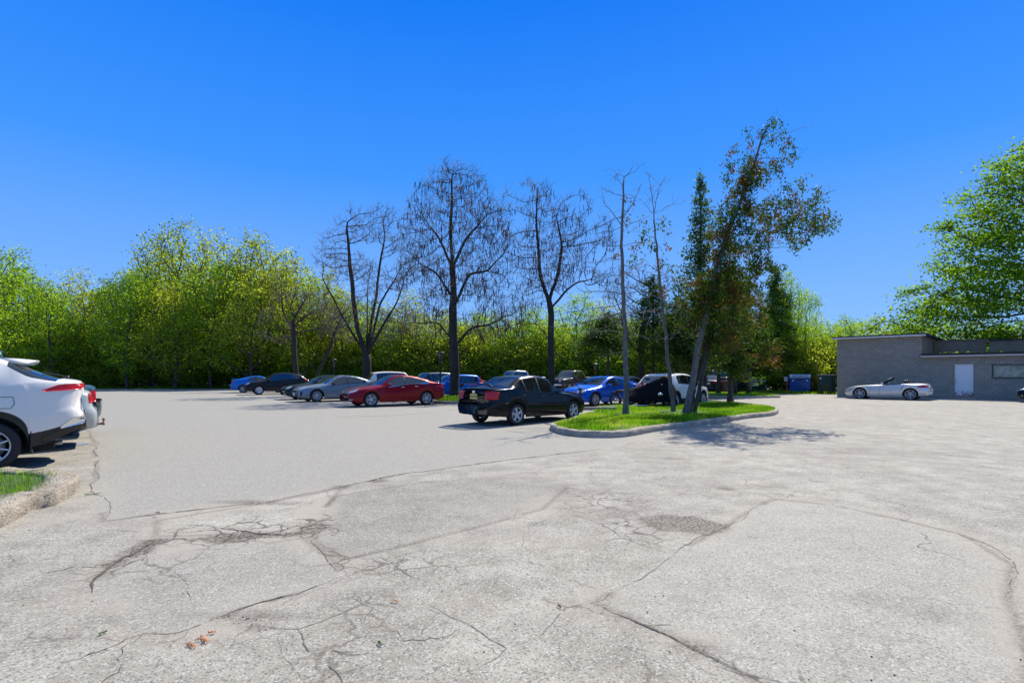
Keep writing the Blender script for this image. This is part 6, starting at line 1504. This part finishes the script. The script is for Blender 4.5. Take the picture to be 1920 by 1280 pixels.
# green front-load bin
c = G(1421, 735.8); o = empty('waste_bin', (c[0], c[1]+.9, 0), -.42); tag(o, 'dark green front-load waste bin heaped with white bags, a white logo plate on its face', 'waste bin')
gm = paint('bin_green', (.018, .06, .045), .0, .5, .25); mb = MB(); w_ = .98
for (a, b, cc, dd) in ((-w_, -.85, w_, -.85),):
    pass
V = [(-w_, -.8, .12), (w_, -.8, .12), (w_, .8, .12), (-w_, .8, .12), (-w_, -.95, .98), (w_, -.95, .98), (w_, .8, 1.42), (-w_, .8, 1.42)]
mb.add(V, [(0, 1, 5, 4), (1, 2, 6, 5), (2, 3, 7, 6), (3, 0, 4, 7), (3, 2, 1, 0)]); mb.box((0, -.98, .62), (1.9, .05, .05)); mb.box((-.75, -.99, .5), (.06, .07, .7)); mb.box((.9, -.99, .5), (.06, .07, .7)); mb.build('bin_body', gm, o)
V = [(-w_+.04, -.9, .96), (w_-.04, -.9, .96), (w_-.04, .76, 1.39), (-w_+.04, .76, 1.39), (-w_+.04, -.74, .3), (w_-.04, -.74, .3), (w_-.04, .74, .3), (-w_+.04, .74, .3)]
MB().add(V, [(4, 5, 1, 0)[::-1], (5, 6, 2, 1)[::-1], (6, 7, 3, 2)[::-1], (7, 4, 0, 3)[::-1]]).build('bin_lining', M['blackm'], o)
MB().tube([(-w_, -.95, .99), (w_, -.95, .99), (w_, .8, 1.43), (-w_, .8, 1.43), (-w_, -.95, .99)], .035, 6).build('rim', plain('bin_rim', (.5, .54, .53), .5), o, True)
MB().box((0, -.92, .12), (1.75, .1, .07)).build('skid', plain('bin_yellow', (.45, .27, .04), .6), o)
for x in (-.52, .62):
    MB().box((x, -1.02, .84), (.16, .02, .14), 0, None, .01).build('reflector', plain('refl_yellow', (.62, .42, .08), .4), o)
lp = MB().add([(-.32, -1.015, .56), (.36, -1.015, .56), (.36, -1.0, .86), (-.36, -1.0, .86)], [(0, 1, 2, 3)]).box((0, -.99, .7), (.6, .03, .26)).build('logo_plate', white_pl, o)
FM = lambda x, y, z: Matrix(((1, 0, 0, x), (0, 0, -1, y), (0, 1, 0, z), (0, 0, 0, 1)))
text_mesh('logo_letter', 'W', .3, plain('logo_green', (.01, .05, .03), .5), lp, FM(-.12, -1.03, .71), .004, .012); text_mesh('logo_letter', 'M', .3, plain('logo_yellow', (.6, .4, .05), .5), lp, FM(.17, -1.03, .71), .004, .012)
sv = MB().box((.72, -.965, .93), (.3, .02, .06)).build('sticker', plain('pale_sticker', (.35, .42, .36), .5), o)
for i, (x, y, s_, lab) in enumerate(((-.25, -.2, .42, 'big white rubbish bag on top of the green waste bin'), (.25, -.3, .3, 'smaller white rubbish bag right of the big one in the green waste bin'), (.62, -.1, .22, 'small grey rubbish bag at the right end of the green waste bin'))):
    rr_ = np.random.RandomState(i); V = []; n_, m_ = 10, 14
    for a in range(n_+1):
        for b in range(m_): ph = PI*a/n_; th = 2*PI*b/m_; q = 1+rr_.uniform(-.1, .1); V.append((s_*math.sin(ph)*math.cos(th)*q, s_*.8*math.sin(ph)*math.sin(th)*q, s_*.6*math.cos(ph)*q))
    mb = MB(); mb.add(V, [(a*m_+b, (a+1)*m_+b, (a+1)*m_+(b+1) % m_, a*m_+(b+1) % m_) for a in range(n_) for b in range(m_)]); bg_ = mb.build('rubbish_bag', plain('bag_%d' % i, (.7, .68, .74) if i < 2 else (.3, .3, .33), .45), None, True)
    bg_.location = (c[0]+x, c[1]+.9+y, 1.0+s_*.1); tag(bg_, lab, 'rubbish bag', 'bags in the green bin')
# blue skip
c = G(1509, 737.3); o = empty('blue_skip', (c[0], c[1]+.7, 0), -.5); tag(o, 'blue ribbed metal skip with a pale lettered lid right of the orange post', 'waste bin')
bm = paint('skip_blue', (.016, .11, .38), .0, .45, .15)
V = []
prof_ = [(-.62, .0), (-.72, .28), (-.72, 1.18), (.72, 1.18), (.72, .28), (.62, .0)]
for y in (-.72, .8):
    for x, z in prof_: V.append((x, y+(.12 if z < .1 else 0), z+.05))
mb = MB(); mb.add(V, [tuple(range(6))[::-1], tuple(range(6, 12))]+[(i, i+6, (i+1) % 6+6, (i+1) % 6) for i in range(6)][::1])
mb.f[2:] = [f[::-1] for f in mb.f[2:]]
for k in range(9): mb.box((-.56+k*.14, -.735, .66), (.05, .05, .95), 0, None, .012)
mb.box((0, -.74, 1.2), (1.5, .07, .08)); mb.build('skip_body', bm, o)
ld = MB().box((0, 0.04, 1.385), (1.52, 1.62, .26), 0, None, .03).build('lid', paint('lid_pale_blue', (.42, .62, .78), .0, .5, .1), o)
text_mesh('lid_lettering', 'RECYCLING ONLY', .13, plain('lid_ink', (.05, .1, .2), .5), ld, FM(0, -.79, 1.4), .004, .004)
MB().add([(-.3, -.80, 1.17), (.3, -.80, 1.17), (.14, -.80, 1.02), (-.14, -.80, 1.02)], [(0, 3, 2, 1)]).build('emblem', plain('emblem_navy', (.01, .02, .1), .5), o)
for x in (-.5, .5): MB().lathe([(.001, 0), (.035, 0), (.035, .02), (.001, .025)], 12, axis='y', c=(x, -.79, 1.03)).build('bolt', M['chrome'], o)
for s_ in (-1, 1): MB().tube([(s_*.70, -.3, .80), (s_*.9, -.3, .78), (s_*.92, -.3, .45), (s_*.72, -.3, .42)], .03, 7).build('lifting_handle', M['steel'] if s_ > 0 else bm, o, True)
# dark green container
c = G(1557, 738.3); o = empty('green_container', (c[0]+.1, c[1]+.7, 0), -.5); tag(o, 'plain dark green metal container against the corner of the building', 'container')
gm2 = paint('container_green', (.008, .05, .035), .0, .55, .25); mb = MB().box((0, 0, .73), (1.15, 1.2, 1.4), 0, None, .02); mb.box((-.57, -.6, .73), (.05, .05, 1.42)).box((.57, -.6, .73), (.05, .05, 1.42)).box((0, -.61, .06), (1.2, .05, .08)); mb.build('container_body', gm2, o)
MB().box((0, 0, 1.47), (1.22, 1.28, .07), 0, None, .015).build('lid', plain('lid_grey', (.2, .25, .22), .6), o); MB().box((-.42, -.612, 1.22), (.13, .012, .13)).build('sticker', white_pl, o); MB().tube([(-.36, -.61, .7), (-.36, -.66, .72), (-.36, -.66, .86), (-.36, -.61, .88)], .014, 6).build('handle', M['steel'], o, True)
# orange post with sign
c = G(1476, 736.5); o = empty('marker_post', (c[0], c[1], 0), -.45); tag(o, 'short orange post carrying a small white notice beside the blue skip', 'post')
om = plain('orange_plastic', (.62, .09, .025), .5); MB().lathe([(.1, 0), (.1, .06), (.075, .09), (.07, .9), (.05, .94), (.001, .95)], 14).build('post', om, o, True)
sg = MB().box((-.09, -.06, 1.14), (.27, .02, .36), 0, None, .004).build('notice', white_pl, o); text_mesh('notice_text', 'FIRE\nROUTE', .075, blue_ink, sg, FM(-.09, -.073, 1.19), .002, .002); MB().box((-.09, -.073, 1.02), (.17, .006, .03)).build('notice_bar', black_ink, sg)
# brown bin between cedars
c = G(1361, 738); o = empty('wheelie_bin', (c[0], c[1], 0)); tag(o, 'brown plastic bin standing between the cedar trunks on the far median', 'bin')
V = [(-.26, -.3, .05), (.26, -.3, .05), (.26, .3, .05), (-.26, .3, .05), (-.33, -.36, .98), (.33, -.36, .98), (.33, .36, .98), (-.33, .36, .98)]
MB().add(V, [(0, 1, 5, 4), (1, 2, 6, 5), (2, 3, 7, 6), (3, 0, 4, 7), (3, 2, 1, 0)]).build('bin_body', plain('brown_plastic', (.12, .055, .035), .6), o); MB().box((0, 0, 1.0), (.72, .78, .06), 0, None, .02).build('lid', M['black'], o)
c = G(1485, 737.6); o = MB().box((0, 0, .05), (.55, .3, .1), 0, None, .015).build('timber_offcut', plain('pale_wood', (.6, .48, .3), .7), None); o.location = (c[0], c[1]+.4, .03); tag(o, 'pale plank lying on the grass left of the blue skip', 'plank')
# parking block seen through the island grass
c = G(1119, 775); o = MB().box((0, 0, .07), (1.5, .16, .13), 0, None, .025).build('wheel_stop', M['curb'], None); o.location = (c[0], c[1], .12); o.rotation_euler = (0, 0, .1); tag(o, 'worn concrete wheel stop in the grass before the nose of the black sedan', 'wheel stop')
# litter on the asphalt
def sprig(px, py, s, col, label, seed, n=9):
    r = np.random.RandomState(seed); p = G(px, py); mb = MB(); a0 = r.rand()*6
    z0 = gz(p[0], p[1])+.006
    stem = [(s*(i/5-.5)*math.cos(a0), s*(i/5-.5)*math.sin(a0), .004+.004*math.sin(i)) for i in range(6)]; mb.tube(stem, .0018, 4)
    for i in range(n):
        b = stem[i % 6]; a = a0+r.choice([-1, 1])*r.uniform(.4, 1.2); l = s*r.uniform(.2, .5); mb.tube([b, (b[0]+l*.5*math.cos(a), b[1]+l*.5*math.sin(a), .009), (b[0]+l*math.cos(a), b[1]+l*math.sin(a), .004)], [.0025, .003, .001], 4)
    o = mb.build('fallen_sprig', plain('sprig_%d' % seed, col, .8), None); o.location = (p[0], p[1], z0); tag(o, label, 'sprig', 'bits of plant on the asphalt')
og = (.5, .2, .08); gr_ = (.06, .12, .02)
sprig(383, 1202, .085, og, 'larger orange cedar sprig on the asphalt in the left foreground', 1, 16); sprig(361, 1213, .06, og, 'orange cedar sprig lying just left of and below the larger one', 2, 12); sprig(398, 1189, .035, og, 'tiny orange sprig above the two orange cedar sprigs', 3)
sprig(740, 1130, .045, (.6, .3, .15), 'pale orange scrap of cedar on bare asphalt near the middle foreground', 4); sprig(193, 1190, .04, gr_, 'green sprig at the lower left of the asphalt patch', 5); sprig(711, 1210, .04, gr_, 'green sprig in the lower middle foreground', 6)
sprig(170, 928, .12, (.12, .2, .03), 'little weed growing by the broken kerb end', 7, 18); sprig(1048, 1140, .035, (.16, .15, .03), 'olive scrap beside a crack near the middle foreground', 8); sprig(295, 963, .04, (.05, .04, .03), 'dark curled leaf on the smooth asphalt right of the kerb end', 9)
def pebbles():
    r = np.random.RandomState(8); mb = MB()
    for k in range(150):
        p = G(r.uniform(0, 1920), r.uniform(840, 1279)) if k < 40 else G(*[(1290, 985), (1360, 917), (590, 995), (430, 1003), (250, 1035), (700, 900), (470, 1165)][k % 7]+r.randn(2)*np.array([28, 7]))
        s = r.uniform(.003, .007); z = gz(*p)+s*.4; V = [(p[0]+s*a*r.uniform(.7, 1.3), p[1]+s*b*r.uniform(.7, 1.3), z+s*c_*.7) for a, b, c_ in ((1, 0, 0), (0, 1, 0), (-1, 0, 0), (0, -1, 0), (0, 0, 1), (0, 0, -1))]
        mb.add(V, [(0, 1, 4), (1, 2, 4), (2, 3, 4), (3, 0, 4), (1, 0, 5), (2, 1, 5), (3, 2, 5), (0, 3, 5)])
    tag(mb.build('loose_gravel', plain('pebble', (.09, .082, .075), .9, var=.6)), 'loose dark grit and pebbles scattered over the asphalt', 'gravel', kind='stuff')
pebbles()
